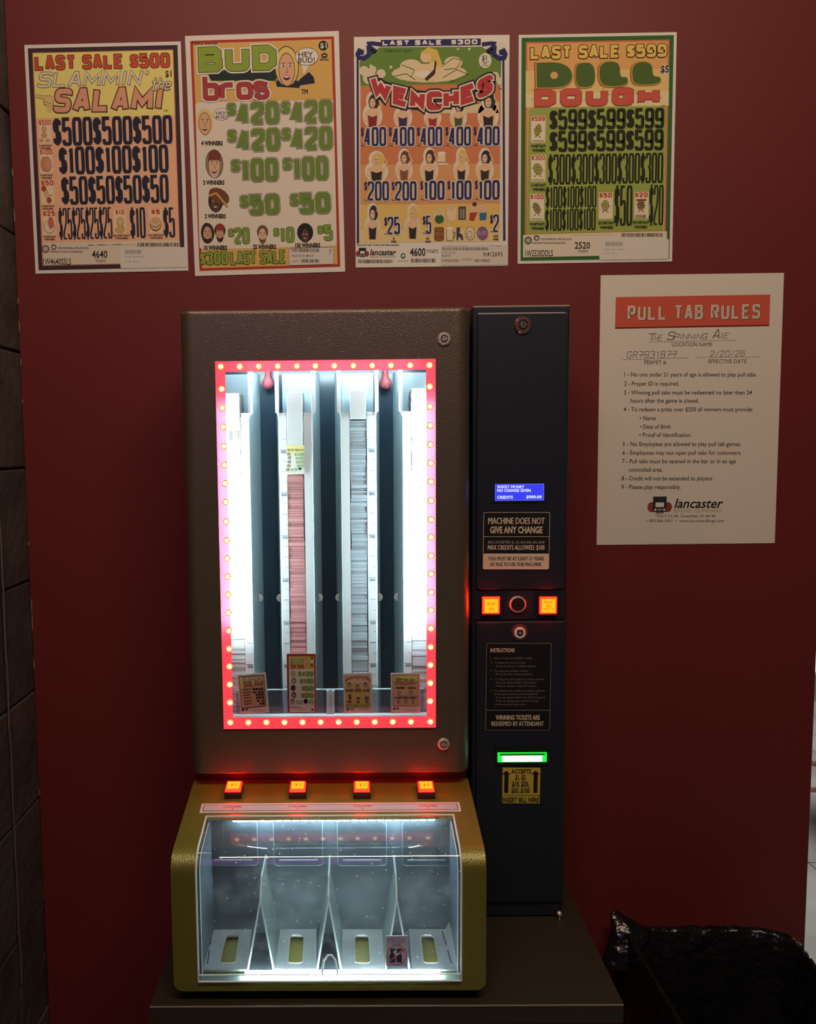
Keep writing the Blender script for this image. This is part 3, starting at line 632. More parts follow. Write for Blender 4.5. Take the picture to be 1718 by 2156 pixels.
s.ell(915, 1610, 42, 78, (224, 206, 170), 6); s.ell(910, 1560, 26, 30, (222, 186, 150), 7); s.part('old_man_picture')
s.rect(975, 1555, 1040, 1670, (74, 72, 76), 6); s.rect(990, 1575, 1005, 1660, (150, 146, 140), 7); s.rect(1012, 1575, 1028, 1660, (150, 146, 140), 7); s.part('bar_chair_picture')
s.ell(1108, 1580, 34, 44, (222, 186, 150), 6); s.poly([(1075, 1610), (1140, 1605), (1110, 1680), (1068, 1675)], (176, 62, 56), 7); s.ell(1115, 1535, 20, 20, (80, 60, 50), 7); s.part('small_man_picture')
s.ell(1188, 1575, 32, 40, (222, 186, 150), 6); s.poly([(1158, 1612), (1222, 1608), (1215, 1672), (1160, 1675)], (46, 110, 150), 7); s.part('small_man_picture')
s.rect(765, 1735, 848, 1855, (60, 42, 32), 6, r=.004); s.rect(770, 1740, 843, 1850, (150, 96, 62), 7, r=.004); s.line([(768, 1770), (845, 1770)], .0009, (60, 42, 32), 8); s.line([(768, 1822), (845, 1822)], .0009, (60, 42, 32), 8); s.part('barrel_picture')
s.rect(870, 1748, 930, 1855, (90, 80, 62), 6, r=.003); s.rect(874, 1752, 926, 1851, (228, 214, 176), 7, r=.003); s.ell(900, 1748, 32, 16, (232, 226, 210), 8); s.line([(930, 1775), (946, 1790), (940, 1820), (930, 1830)], .0018, (120, 110, 90), 6); s.part('beer_mug_picture')
s.poly([(958, 1740), (990, 1735), (985, 1790), (1010, 1800), (1018, 1845), (1000, 1848), (990, 1822), (975, 1825), (972, 1850), (958, 1850)], (58, 62, 88), 6); s.part('beer_tap_picture')
s.ell(1078, 1790, 44, 60, (60, 54, 50), 6); s.ell(1078, 1790, 40, 56, (224, 210, 178), 7); s.ell(1072, 1800, 24, 30, (60, 54, 50), 8); s.ell(1072, 1800, 20, 26, (224, 210, 178), 9); s.part('pretzel_picture')
for i in range(14): a = i * math.pi / 7; s.poly([(1185, 1790), (1185 + 46 * math.cos(a - .2), 1790 + 58 * math.sin(a - .2)), (1185 + 52 * math.cos(a), 1790 + 64 * math.sin(a)), (1185 + 46 * math.cos(a + .2), 1790 + 58 * math.sin(a + .2))], (122, 84, 132), 6)
s.text('BURP', 1145, 1808, 1222, 40, (180, 140, 170), 7, .04); s.part('burst_picture')
s.text('DEALS IN CASE, TICKETS OR MERCHANDISE', 92, 1897, 458, 12, (70, 62, 50), 6, .03)
truck(s, 137, 1958, 100, 6); s.text('lancaster', 202, 1978, 432, 50, (44, 42, 44), 6, .02, .25); s.text('BINGO COMPANY', 205, 2000, 430, 14, (170, 160, 146), 6)
s.ell(492, 1985, 22, 24, (62, 120, 92), 6); s.ell(494, 1985, 11, 12, (224, 216, 200), 7); s.text('GREEN PRINT', 445, 2034, 540, 9, (120, 112, 104), 6)
s.text('4600', 552, 1985, 688, 66, (44, 42, 44), 6, .02); s.text('TICKETS', 700, 1958, 798, 26, (70, 64, 60), 6); s.bars(100, 2018, 398, 2048, (50, 46, 44), 6, 36); s.bars(562, 2010, 775, 2042, (50, 46, 44), 6, 26)
s.part('footer_lettering')
s.rect(822, 1892, 1408, 2068, (216, 208, 194), 7, r=.002); s.bars(832, 1912, 1235, 1938, (110, 104, 98), 8, 60); s.text('$1 TB PMT 06W 40121 MF', 835, 1905, 1055, 9, (120, 112, 104), 8); s.text('F 01/2024', 1255, 1905, 1350, 10, (120, 112, 104), 8); s.text('0 300 41232', 832, 1966, 948, 18, (130, 122, 114), 8); s.text('BLACK', 832, 1995, 910, 22, (90, 84, 80), 8); s.text('K412693', 1195, 1990, 1358, 38, (50, 46, 44), 8, .005); s.bars(832, 2015, 980, 2040, (110, 104, 98), 8, 26); s.bars(1118, 2015, 1250, 2040, (110, 104, 98), 8, 22); s.text('IN 2001', 1005, 2026, 1095, 18, (120, 112, 104), 8)
s.part('barcode_sticker', label='grey sticker with barcodes and a black number')

# ---- poster with the green border
s = Sheet([(1094, 73), (1426, 68), (1088, 556), (1414, 550)], (1080, 60), 4.228)
frame(s, 0, 0, 0, 0, .005, (52, 106, 52), 1); frame(s, 0, 0, 0, 0, .0122, (214, 118, 92), 2); frame(s, 0, 0, 0, 0, .0150, (226, 174, 108), 3)
s.poly([(112, 380), (1390, 360), (1385, 680), (115, 700)], (230, 200, 130), 4); s.poly([(112, 580), (1388, 560), (1385, 690), (115, 705)], (230, 214, 164), 5)
s.poly([(140, 725), (165, 705), (1340, 690), (1365, 710), (1335, 1800), (118, 1830)], (156, 172, 82), 6)
s.poly([(90, 1840), (1370, 1805), (1370, 2000), (760, 2025), (88, 2038)], (224, 214, 194), 6)
s.base('game_poster', 'poster with green border, big green puffy title and black dollar amounts on green', 'poster', GP)
s.block('LAST SALE $599', 155, 150, 1365, 265, (228, 202, 100), .34, 8, (((84, 32, 32), 1.4), ((120, 60, 36), .5)))
s.part('heading_lettering')
GG = (80, 106, 52)
for pts in ([(207, 308), (207, 308), (212, 528), (212, 528), (420, 530), (525, 480), (525, 370), (420, 300)], [(555, 340), (600, 305), (720, 310), (735, 500), (640, 530), (560, 510)], [(765, 330), (850, 290), (950, 310), (950, 440), (1020, 430), (1020, 510), (820, 520), (770, 470)], [(1060, 330), (1150, 290), (1240, 320), (1240, 430), (1315, 430), (1310, 495), (1100, 505), (1060, 460)]):
    q = chaikin(pts, True, 2); cx = sum(p[0] for p in q) / len(q); cy = sum(p[1] for p in q) / len(q)
    s.poly([(cx + (a - cx) * 1.10 - 8, cy + (b - cy) * 1.10 + 4) for a, b in q], (176, 108, 48), 8); s.poly([(cx + (a - cx) * 1.06, cy + (b - cy) * 1.06) for a, b in q], (214, 176, 88), 9); s.poly(q, GG, 10)
s.ell(365, 420, 34, 32, (226, 174, 108), 11); s.ell(1348, 368, 40, 44, (226, 218, 200), 7); s.text('$5', 1312, 392, 1384, 58, (38, 36, 34), 11, .02)
s.block('DOUGH', 190, 535, 1300, 690, (206, 92, 76), .30, 12, (((120, 46, 44), .8),), gap=.22)
for i in range(40): a, b = rnd.uniform(150, 1340), rnd.uniform(540, 690); s.ell(a, b, 5, 5, (84, 78, 50), 11, 5)
s.text('TM', 1318, 696, 1352, 12, (50, 46, 40), 8, .03)
s.part('title_lettering')
KK = (36, 42, 28)
for t, x0, y0, x1, y1, n in (('$599', 325, 715, 1345, 900, 3), ('$599', 325, 905, 1340, 1095, 3), ('$300', 312, 1115, 1335, 1385, 5), ('$100', 290, 1405, 742, 1598, 3), ('$100', 285, 1605, 735, 1800, 3), ('$50', 902, 1400, 1062, 1758, 1), ('$20', 1212, 1395, 1338, 1752, 1)):
    s.block(t * n, x0, y0, x1, y1, KK, .36, 8, gap=.06); s.part('prize_row')
for i, (t, x, y, l, pc) in enumerate((('$599', 160, 780, '8', (150, 150, 74)), ('$300', 160, 1128, '5', (156, 158, 84)), ('$100', 150, 1475, '8', (140, 134, 76)))):
    s.rect(x, y, x + 128, y + 235, (230, 218, 190), 8); s.block(t, x + 5, y + 4, x + 122, y + 45, (190, 70, 56), .3, 9)
    s.text(l + ' INSTANT', x, y + 280, x + 132, 24, KK, 9, .05); s.text('WINNERS', x + 10, y + 318, x + 125, 24, KK, 9, .05)
    pickle(s, x + 60, y + 125, 52 + 16 * (i == 1), 100, pc, 10, rot=(-15, 20, 25)[i]); s.line([(x + 10, y + 222), (x + 115, y + 222)], .0012, (110, 104, 80), 9)
    s.part('pickle_picture')
for t, x, y, tx, l, pc in (('$50', 768, 1462, 758, '20 INSTANT', (172, 160, 90)), ('$20', 1085, 1458, 1062, '105 INSTANT', (150, 130, 80))):
    s.rect(x - 6, y, x + 120, y + 235, (230, 218, 190), 8); s.block(t, x, y + 4, x + 112, y + 45, (190, 70, 56), .3, 9)
    s.text(l, tx, y + 282, tx + 150, 24, KK, 9, .05); s.text('WINNERS', tx + 15, y + 322, tx + 132, 24, KK, 9, .05)
    pickle(s, x + 52, y + 115, 58, 92, pc, 10)
    if t == '$20':
        s.rect(x + 10, y + 62, x + 100, y + 78, (120, 84, 54), 13); s.text('KOSHER', x + 5, y + 230, x + 100, 28, (60, 50, 40), 9, .03)
        for dy in (95, 115, 135): s.line([(x + 22, y + dy), (x + 85, y + dy)], .0012, (110, 70, 46), 13)
    s.part('pickle_picture')
s.ell(135, 1888, 34, 36, (96, 106, 92), 8); s.ell(135, 1888, 20, 22, (170, 172, 158), 9); s.ell(210, 1866, 25, 24, (44, 42, 42), 8); s.rect(197, 1856, 224, 1880, (222, 214, 196), 9)
s.text('©UNIVERSAL MFG.® 2024', 250, 1885, 520, 18, (50, 46, 44), 8, .01); s.text('WINNER FORM #1W2520DDLS', 172, 1918, 468, 16, (70, 64, 60), 8, .02)
s.text('2520', 548, 1960, 685, 58, (40, 38, 38), 8, .015); s.text('TICKETS', 575, 1995, 665, 22, (60, 56, 54), 8, .01); s.text('1W2520DDLS', 108, 2028, 355, 55, (40, 38, 38), 8, .01); s.bars(962, 1822, 1330, 1855, (50, 46, 44), 8, 42); s.line([(520, 1842), (905, 1838)], .0003, (120, 112, 104), 8)
s.part('footer_lettering')
s.rect(768, 1880, 1385, 2058, (222, 216, 206), 9, r=.003); s.bars(822, 1900, 975, 1938, (140, 132, 124), 10, 32); s.text('W25PS #1199034', 805, 1975, 988, 14, (160, 150, 142), 10); s.text('1/16  8-17', 810, 2012, 930, 16, (160, 150, 142), 10)
s.part('barcode_sticker', label='pale sticker with barcode over the lower corner')

# ---- rules sheet
s = Sheet([(1268, 580), (1653, 574), (1253, 1147), (1629, 1144)], (1240, 560), 3.594)
s.base('rules_sheet', 'white sheet of pull tab rules under a red banner, beside the black payment tower', 'sign', paper=(226, 218, 204))
s.poly([(203, 236), (1372, 216), (1364, 455), (197, 476)], (120, 34, 30), 1); s.poly([(203, 236), (1372, 216), (1364, 444), (197, 465)], (208, 92, 72), 2)
s.block('PULL TAB RULES', 297, 300, 1298, 408, (60, 40, 36), .30, 3, gap=.28); s.block('PULL TAB RULES', 293, 296, 1294, 404, (228, 218, 200), .30, 4, gap=.28); s.block('PULL TAB RULES', 305, 307, 1283, 393, (128, 112, 84), .06, 5, gap=.56)
s.part('title_banner', label='red banner with white title lettering')
K1 = (34, 32, 30); K2 = (70, 66, 62)
s.block('T', 438, 512, 505, 566, K1, .07, 2, shear=.2)
for t, x0, y0, x1, y1 in (('HE', 490, 520, 552, 566), ('S', 590, 498, 640, 560), ('PINNING', 640, 512, 890, 556), ('A', 932, 480, 985, 552), ('XE', 990, 505, 1052, 552)): s.block(t, x0, y0, x1, y1, K1, .10, 2, shear=.25)
for t, x0, y0, x1, y1 in (('GR7931877', 285, 645, 660, 695), ('2/20/26', 915, 640, 1175, 685)): s.block(t, x0, y0, x1, y1, K1, .10, 2, shear=.15, gap=.32)
s.line([(380, 674), (425, 674)], .0007, K1, 2); s.line([(598, 668), (662, 664)], .0007, K1, 2)
s.line([(448, 576), (1112, 562)], .0004, K2, 2); s.line([(253, 709), (752, 695)], .0004, K2, 2); s.line([(802, 694), (1298, 688)], .0004, K2, 2)
s.part('handwriting', label='black handwritten venue name, permit number and date')
K3 = (96, 90, 84)
for t, x0, y, x1, c in (('LOCATION NAME', 628, 608, 932, 30), ('PERMIT #', 418, 744, 584, 30), ('EFFECTIVE DATE', 903, 736, 1192, 30)): s.text(t, x0, y, x1, c, K3, 2, .005)
for t, x0, y, x1 in (('1 - No one under 21 years of age is allowed to play pull tabs.', 267, 836, 1268), ('2 - Proper ID is required.', 267, 905, 680), ('3 - Winning pull tabs must be redeemed no later than 24', 265, 972, 1232), ('hours after the game is closed.', 315, 1034, 832), ('4 - To redeem a prize over $250 all winners must provide:', 262, 1100, 1240), ('• Name', 383, 1166, 505), ('• Date of Birth', 383, 1231, 618), ('• Proof of Identification', 381, 1293, 768), ('5 - No Employees are allowed to play pull tab games.', 255, 1362, 1150), ('6 - Employees may not open pull tabs for customers.', 253, 1428, 1152), ('7 - Pull tabs must be opened in the bar or in an age', 250, 1492, 1112), ('controlled area.', 302, 1556, 556), ('8 - Credit will not be extended to players.', 247, 1622, 938), ('9 - Please play responsibly.', 245, 1687, 695)):
    s.text(t, x0, y, x1, 31, (62, 58, 54), 2, .008)
s.part('rule_lettering')
truck(s, 535, 1812, 160, 2, dark=(46, 48, 48), red=(150, 62, 54)); s.text('lancaster', 645, 1830, 1015, 70, K1, 2, .014, .28); s.text('BINGO COMPANY', 640, 1864, 1005, 25, (176, 164, 148), 2, .005)
s.text('7363 E US 40, Greenfield, IN 46140', 503, 1902, 958, 22, K3, 2, .005); s.text('1.800.866.5001  •  www.LancasterBingo.com', 440, 1938, 1022, 22, K3, 2, .005)
s.part('company_emblem', label='truck front emblem with company lettering')
# ================================================================ ticket dispenser
XC0, XC1, ZS = -0.2551, 0.1811, 0.717
YD, YB = -0.24, -0.192           # door front, cabinet front behind the door
ZD0, ZD1 = 0.987, 1.6990
m_gold = mat('gold_hammered_paint', (0.255, 0.235, 0.030), 0.42, 0.5, coat=1.0, bump=(520, 0.55, 0.0012))
m_gold_shaded = mat('shaded_gold_paint', (0.108, 0.082, 0.050), 0.45, 0.35, coat=1.0, bump=(520, 0.6, 0.0012))  # same gold paint, browned for the dark room the door mirrors
m_black = mat('black_powder_coat', (0.014, 0.018, 0.028), 0.42, spec=0.45, bump=(700, 0.25, 0.0008))
m_dark = mat('dark_steel', (0.012, 0.012, 0.012), 0.5)
m_chrome = mat('chrome', (0.75, 0.68, 0.62), 0.32, 0.55)
m_hole = mat('key_slot_black', (0.004, 0.004, 0.004), 0.6)
m_white = mat('white_plastic', (0.72, 0.76, 0.78), 0.45)
m_grey = mat('pale_grey_plastic', (0.48, 0.64, 0.70), 0.4)
root = empty('ticket_dispenser', (-0.037, -0.19, ZS))
tag(root, 'gold ticket dispenser with red bulb-lit window, clear tray and black payment tower', 'vending machine')
# cabinet shell behind the door
mb = MB(); zt = ZD1 - .003
mb.box(XC0, XC0 + .004, YB, -.004, 0.90, zt, m_gold_shaded); mb.box(XC1 - .004, XC1, YB, -.004, 0.90, zt, m_gold_shaded)
mb.box(XC0, XC1, YB, -.004, zt - .004, zt, m_gold_shaded); mb.box(XC0 + .004, XC1 - .004, -.008, -.004, ZS + .01, zt - .004, m_gold_shaded)
mb.box(XC0 + .004, XC1 - .004, YB + .002, -.008, 1.030, 1.036, m_white)
mb.box(XC0 + .004, XC0 + .02, YB, YB + .01, .90, zt, m_dark); mb.box(XC1 - .02, XC1 - .004, YB, YB + .01, .90, zt, m_dark)
mb.build('cabinet', root)
# door with rounded upright edges and the window cut-out
WX0, WX1, WZ0, WZ1 = -0.2012, 0.1274, 1.0603, 1.6236
FZ0, FZ1 = Z(690, 1508, YD), Z(690, 781, YD)
ix0, ix1, iz0, iz1 = WX0 + .002, WX1 - .002, WZ0 + .002, WZ1 - .002   # opening behind the backlit frame
def plan(x0, x1, rl, rr):
    p = [(x0, YB - .001)]
    if rl: p += [(x0 + rl - rl * math.cos(a), YD + rl - rl * math.sin(a)) for a in [i * math.pi / 16 for i in range(9)]]
    else: p += [(x0, YD)]
    if rr: p += [(x1 - rr + rr * math.sin(a), YD + rr - rr * math.cos(a)) for a in [i * math.pi / 16 for i in range(9)]]
    else: p += [(x1, YD)]
    return p + [(x1, YB - .001)]
def upright(mb, pl, z0, z1, m, ch0=0, ch1=0):
    lv = []
    if ch0: lv.append((z0, ch0))
    lv += [(z0 + ch0, 0), (z1 - ch1, 0)]
    if ch1: lv += [(z1 - ch1 + ch1 * math.sin(g), ch1 * (1 - math.cos(g))) for g in [i * math.pi / 16 for i in range(1, 9)]]
    n = len(pl); vs = []; fs = []
    for z, sh in lv:
        vs += [(x, y + sh * (1 if y < YD + .03 else 0), z) for x, y in pl]
    for k in range(len(lv) - 1): fs += [(k * n + i, k * n + (i + 1) % n, (k + 1) * n + (i + 1) % n, (k + 1) * n + i) for i in range(n)]
    fs += [tuple(reversed(range(n))), tuple((len(lv) - 1) * n + i for i in range(n))]
    mb.add(vs, fs, m)
mb = MB(); sx0, sx1 = ix0, ix1
upright(mb, plan(XC0, sx0, .019, 0), ZD0, ZD1, m_gold_shaded, .002, .006); upright(mb, plan(sx1, XC1, 0, .021), ZD0, ZD1, m_gold_shaded, .002, .006)
upright(mb, plan(sx0, sx1, 0, 0), ZD0, iz0, m_gold_shaded, .002, 0); upright(mb, plan(sx0, sx1, 0, 0), iz1, ZD1, m_gold_shaded, 0, .006)
mb.build('door', root)
mb = MB(); mb.box(XC0 + .012, XC1 - .01, -.232, -.05, ZD1 - .0025, ZD1 + .001, m_gold_shaded); mb.build('top_flange', root)
mb = MB(); mb.tube([(XC0 + .016, YD + .0016, ZD1 - .0034), (XC1 - .016, YD + .0016, ZD1 - .0034)], .0014, mat('gold_edge_glint', (.60, .50, .30), .3, .7), 12); mb.build('door_glint', root)  # added bright tube, stands for the highlight on the rounded top edge
# door locks
def lock(name, px, py, Y, r, face=m_chrome, ringm=m_chrome, slot=True, label=None, parent=None):
    c = at(px, py, Y); mb = MB()
    mb.lathe(c, (0, -1, 0), [(r * 1.25, 0), (r * 1.25, .002), (r, .0045), (r * .74, .0045), (r * .7, .003)], ringm, 28)
    mb.lathe(c + Vector((0, -.003, 0)), (0, -1, 0), [(r * .66, 0), (r * .64, .0008), (r * .5, .001)], m_hole, 24)
    mb.lathe(c + Vector((0, -.003, 0)), (0, -1, 0), [(r * .46, 0), (r * .46, .0018), (r * .40, .0024)], face, 24)
    if slot:
        y = c.y - .0056; mb.box(c.x - r * .07, c.x + r * .07, y, y + .001, c.z - r * .26, c.z + r * .3, m_hole)
        mb.box(c.x + r * .46, c.x + r * .72, y + .001, y + .002, c.z - r * .08, c.z + r * .08, face)
    o = mb.build(name, parent or root, smooth=False)
    if label: o['label'] = label
    return o
lock('lock', 935, 714, YD, .0078, label='tubular door lock above the window'); lock('lock', 934, 1566, YD, .0076, label='tubular door lock below the window')
# lit red frame
m_red_film = bpy.data.materials.new('red_backlit_film'); m_red_film.use_nodes = True
nt = m_red_film.node_tree; nt.nodes.remove(nt.nodes['Principled BSDF'])
tr = nt.nodes.new('ShaderNodeBsdfTranslucent'); tr.inputs[0].default_value = (0.036, 0.0135, 0.022, 1)
em = nt.nodes.new('ShaderNodeEmission'); em.inputs[0].default_value = (1.0, 0.062, 0.085, 1); em.inputs[1].default_value = 0.95
gl = nt.nodes.new('ShaderNodeBsdfPrincipled'); gl.inputs['Base Color'].default_value = (0.5, 0.05, 0.06, 1); gl.inputs['Roughness'].default_value = 0.3
m1 = nt.nodes.new('ShaderNodeMixShader'); m1.inputs[0].default_value = 0.3; nt.links.new(gl.outputs[0], m1.inputs[2]); nt.links.new(tr.outputs[0], m1.inputs[1])
ad = nt.nodes.new('ShaderNodeAddShader'); nt.links.new(m1.outputs[0], ad.inputs[0]); nt.links.new(em.outputs[0], ad.inputs[1])
nt.links.new(ad.outputs[0], nt.nodes['Material Output'].inputs[0])
FX1 = X(896.5, 779, YD)
FX0 = (X(474, 783, YD) + X(492, 1508, YD)) / 2
mb = MB(); y0, y1 = YD - .0035, YD - .0005
o4 = [(WX0, WZ0), (WX1, WZ0), (WX1, WZ1), (WX0, WZ1)]; i4 = [(FX0, FZ0), (FX1, FZ0), (FX1, FZ1), (FX0, FZ1)]
vs = [(x, y0, z) for x, z in o4] + [(x, y0, z) for x, z in i4]
fs = [(i, (i + 1) % 4, 4 + (i + 1) % 4, 4 + i) for i in range(4)]
mb.add(vs, fs, m_red_film)
m_edge = mat('red_acrylic_edge', (0.55, 0.12, 0.14), 0.3)
vs = [(x, y, z) for y in (y0, y1) for x, z in o4]; mb.add(vs, [(i, (i + 1) % 4, 4 + (i + 1) % 4, 4 + i) for i in range(4)], m_edge)
fr = mb.build('light_frame', root); fr['label'] = 'red lit window frame with a row of small bulbs'
m_bulb = emis('bulb_core', (1.0, 0.72, 0.30), 3.0); m_halo = emis('bulb_glow_ring', (1.0, 0.26, 0.04), 1.4)  # outer ring coloured as the orange glow round each bulb
proto = None
bp = []
for px in (465, 505, 545, 585, 625, 664, 704, 744, 783.5, 823, 863.5, 904): bp.append((px, 772 - (px - 465) * .007))
for px in (485, 523, 561, 599, 637, 675, 713, 751, 789, 827, 865, 906): bp.append((px, 1521 - (px - 485) * .004))
for yy, yr in zip((819, 859, 899, 940, 979, 1018, 1057, 1098, 1138, 1176, 1214, 1252, 1290, 1328, 1366, 1403, 1441, 1479), (814, 856, 896, 936, 975, 1014, 1054, 1094, 1131, 1170, 1208, 1247, 1285, 1323, 1362, 1400, 1438, 1476)):
    f = (yy - 772) / 749; bp.append((465 + 20 * f + 3 * math.sin(f * math.pi), yy)); bp.append((904 + 1 * f + 3 * math.sin(f * math.pi), yr))
for px, py in bp:
    c = at(px, py, YD - .0036)
    if proto is None:
        mb = MB(); mb.lathe(c, (0, -1, 0), [(.0052, 0), (.0046, .0010), (.0036, .0014)], m_halo, 16); mb.lathe(c, (0, -1, 0), [(.0035, .0013), (.0031, .0022), (.0015, .0028), (0, .0030)], m_bulb, 16)
        proto = mb.build('bulb', fr); pc = c
    else:
        o = proto.copy(); COL.objects.link(o); o.parent = fr; o.location = c - pc
# window pane
mb = MB(); mb.box(FX0 + .0005, FX1 - .0005, YD - .0006, YD + .0014, FZ0 + .0005, FZ1 - .0005, clear('window_acrylic', gloss=0.012))
mb.build('window_pane', root)
# ---- inside of the window
m_back = mat('navy_back_panel', (0.030, 0.055, 0.078), 0.28, spec=0.5)
mb = MB(); mb.box(XC0 + .022, XC1 - .022, -.141, -.137, 1.037, 1.66, m_back); mb.build('back_panel', root)
mb = MB()
mb.box(XC0 + .022, XC0 + .026, -.19, -.137, 1.037, 1.66, m_white); mb.box(XC1 - .026, XC1 - .022, -.19, -.137, 1.037, 1.66, m_white); mb.box(XC0 + .022, XC1 - .022, -.19, -.137, 1.66, 1.664, m_white)
mb.build('window_liner', root)
m_led = emis('white_led', (0.74, 0.95, 1.0), 300.0); m_led_top = emis('white_led_top', (0.74, 0.95, 1.0), 125.0)
zL0, zL1 = Z(475, 1315, -.225), Z(475, 850, -.225)
for xx in (FX0 - .0035, FX1 + .0035):
    mb = MB(); mb.box(xx - .0025, xx + .0025, -.2325, -.2295, zL0, zL1, m_led); o = mb.build('led_strip', root); o['label'] = 'upright white light strip behind the frame'
mb = MB(); mb.box(FX0 + .01, FX1 - .01, -.218, -.214, FZ1 + .003, FZ1 + .008, m_led_top); o = mb.build('led_strip', root); o['label'] = 'level white light strip behind the top of the frame'
# four ticket columns
m_tick = mat('scale_ink', (0.05, 0.06, 0.13), 0.6)
YF, YS, YP = -.212, -.2122, -.1425
m_stack = [[mat('ticket_edge_%d%d' % (i, j), tuple(c * g for c in col), 0.7, spec=0.2) for j, g in enumerate((1.0, .86, .62))] for i, col in enumerate(((.62, .72, .76), (.64, .30, .31), (.42, .50, .56), (.60, .70, .76)))]
cols = [dict(fl=(460, 476), st=(476, 511.5), fr=(511.5, 529), pl=None, pr=(529, 553), ruler='r', top=892),
        dict(fl=(592, 607), st=(607, 642.5), fr=(642.5, 659.5), pl=(587, 592), pr=(659.5, 677), ruler='l', top=999),
        dict(fl=(721, 738), st=(738, 774), fr=(774, 791), pl=(708, 721), pr=(791, 800), ruler='r', top=886),
        dict(fl=(849, 866), st=(866, 902), fr=(902, 918), pl=(829, 849), pr=None, ruler='l', top=826)]
zb, ztop, zf = 1.037, Z(690, 780, -.2), Z(690, 876, YF)
names = ('first', 'second', 'third', 'fourth'); stacks = []
for i, c in enumerate(cols):
    xx = {k: tuple(X(p, 1140, YF) for p in c[k]) for k in ('fl', 'fr', 'st')}
    mb = MB()
    for k in ('fl', 'fr'):
        a, b = xx[k]; mb.box(a, b, YF, YF + .002, zb, zf, m_white)
        inner = b if k == 'fl' else a; outer = a if k == 'fl' else b; sg = 1 if k == 'fl' else -1
        # rounded inner top corner and tall outer bracket
        mb.box(min(outer, outer - sg * .006), max(outer, outer - sg * .006), YF + .002, YF + .004, Z(690, 868, YF), ztop, m_white)
        mb.prism([(outer - sg * .004, YF + .001, Z(690, 868, YF)), (inner, YF + .001, Z(690, 868, YF) + .0), (inner - sg * .002, YF + .001, zf - .002), (outer, YF + .001, zf - .004)], [(outer - sg * .004, YF + .003, Z(690, 868, YF)), (inner, YF + .003, Z(690, 868, YF)), (inner - sg * .002, YF + .003, zf - .002), (outer, YF + .003, zf - .004)], m_white)
        pp = c['pl'] if k == 'fl' else c['pr']
        if pp:
            q = X(pp[0] if k == 'fl' else pp[1], 1140, YP)
            mb.prism([(outer, YF, zb), (outer, YF + .002, zb), (q, YP + .001, zb), (q, YP - .001, zb)], [(outer, YF, ztop), (outer, YF + .002, ztop), (q, YP + .001, ztop), (q, YP - .001, ztop)], m_grey)
            mid = outer * .4 + q * .6; ym = YF * .4 + YP * .6; zt_ = Z(690, 1257, ym)
            mb.lathe((mid, ym - .004, zt_), (0, -1, 0), [(.0065, 0), (.0065, .0015), (.005, .002)], m_white, 16)
            mb.box(min(outer, mid), max(outer, mid), ym - .006, ym - .004, zt_ - .0065, zt_ + .0065, m_white)
    mb.box(xx['fl'][0], xx['fr'][1], -.146, -.143, zb, ztop, m_grey)
    co = mb.build('ticket_column', root); co['label'] = '%s ticket column from the wall with dark blocks' % names[i]
    # printed scale on one flange
    a, b = xx['fl'] if c['ruler'] == 'l' else xx['fr']; mb = MB()
    SH = Sheet([(600, 900), (660, 900), (600, 1400), (660, 1400)], (0, 0), 1.0, p0=(0, YF - .0004, 0))
    side = 1 if c['ruler'] == 'l' else -1
    for j in range(-1, 24):
        py = 946 + j * 22.6
        if py > 1490: break
        z = Z(690, py, YF); big = j % 4 == 0
        ln = .0105 if big else (.008 if j % 2 == 0 else .004)
        e = b - .0008 if c['ruler'] == 'l' else b - .0008
        mb.box(b - ln - .0008, b - .0008, YF - .0003, YF, z - .00025, z + .00025, m_tick)
        if big and j // 4 < 6:
            vs, fs = bfont(str(900 - j // 4 * 100), .02); mx = max(v[0] for v in vs)
            mb.add([(b - .0095 + v[0] / mx * .0085, YF - .0004, z - .0055 + v[1] * .006) for v in vs], fs, m_tick)
    mb.build('ruler_scale', co)
    # white weight on top of the tickets
    wt = {0: (826, 890), 1: (825, 937), 2: (823, 884), 3: (820, 826)}[i]
    a, b = xx['st']; mb = MB(); mb.box(a + .0012, b - .0012, YS - .002, YS + .05, Z(690, wt[1], YS) + .0005, Z(690, wt[0], YS), m_white); mb.build('ticket_weight', co, bevel=.0006)
    # the tickets
    mb = MB(); z = zb + .0005; zt_ = Z(690, c['top'], YS); k = 0; dr = 0.0
    while z < zt_:
        hh = min(rnd.choice((.0022, .003, .0042, .0058)), zt_ - z)
        dr = max(-.0012, min(.0012, dr + rnd.uniform(-.0007, .0007)))
        mb.box(a + .0006 + max(0, dr), b - .0006 + min(0, dr), YS + rnd.uniform(0, .0014), YS + .058, z, z + hh - .0003, m_stack[i][0 if rnd.random() < .62 else (1 if rnd.random() < .8 else 2)])
        z += hh
    st = mb.build('ticket_stack', loc=((a + b) / 2, YS, zb)); stacks.append(st)
    tag(st, ('white ticket stack in the column closest to the block wall', 'pink ticket stack in the second column', 'grey blue ticket stack in the third column', 'pale ticket stack in the column closest to the payment tower')[i], 'tickets', 'ticket stacks in the columns', 'stuff')
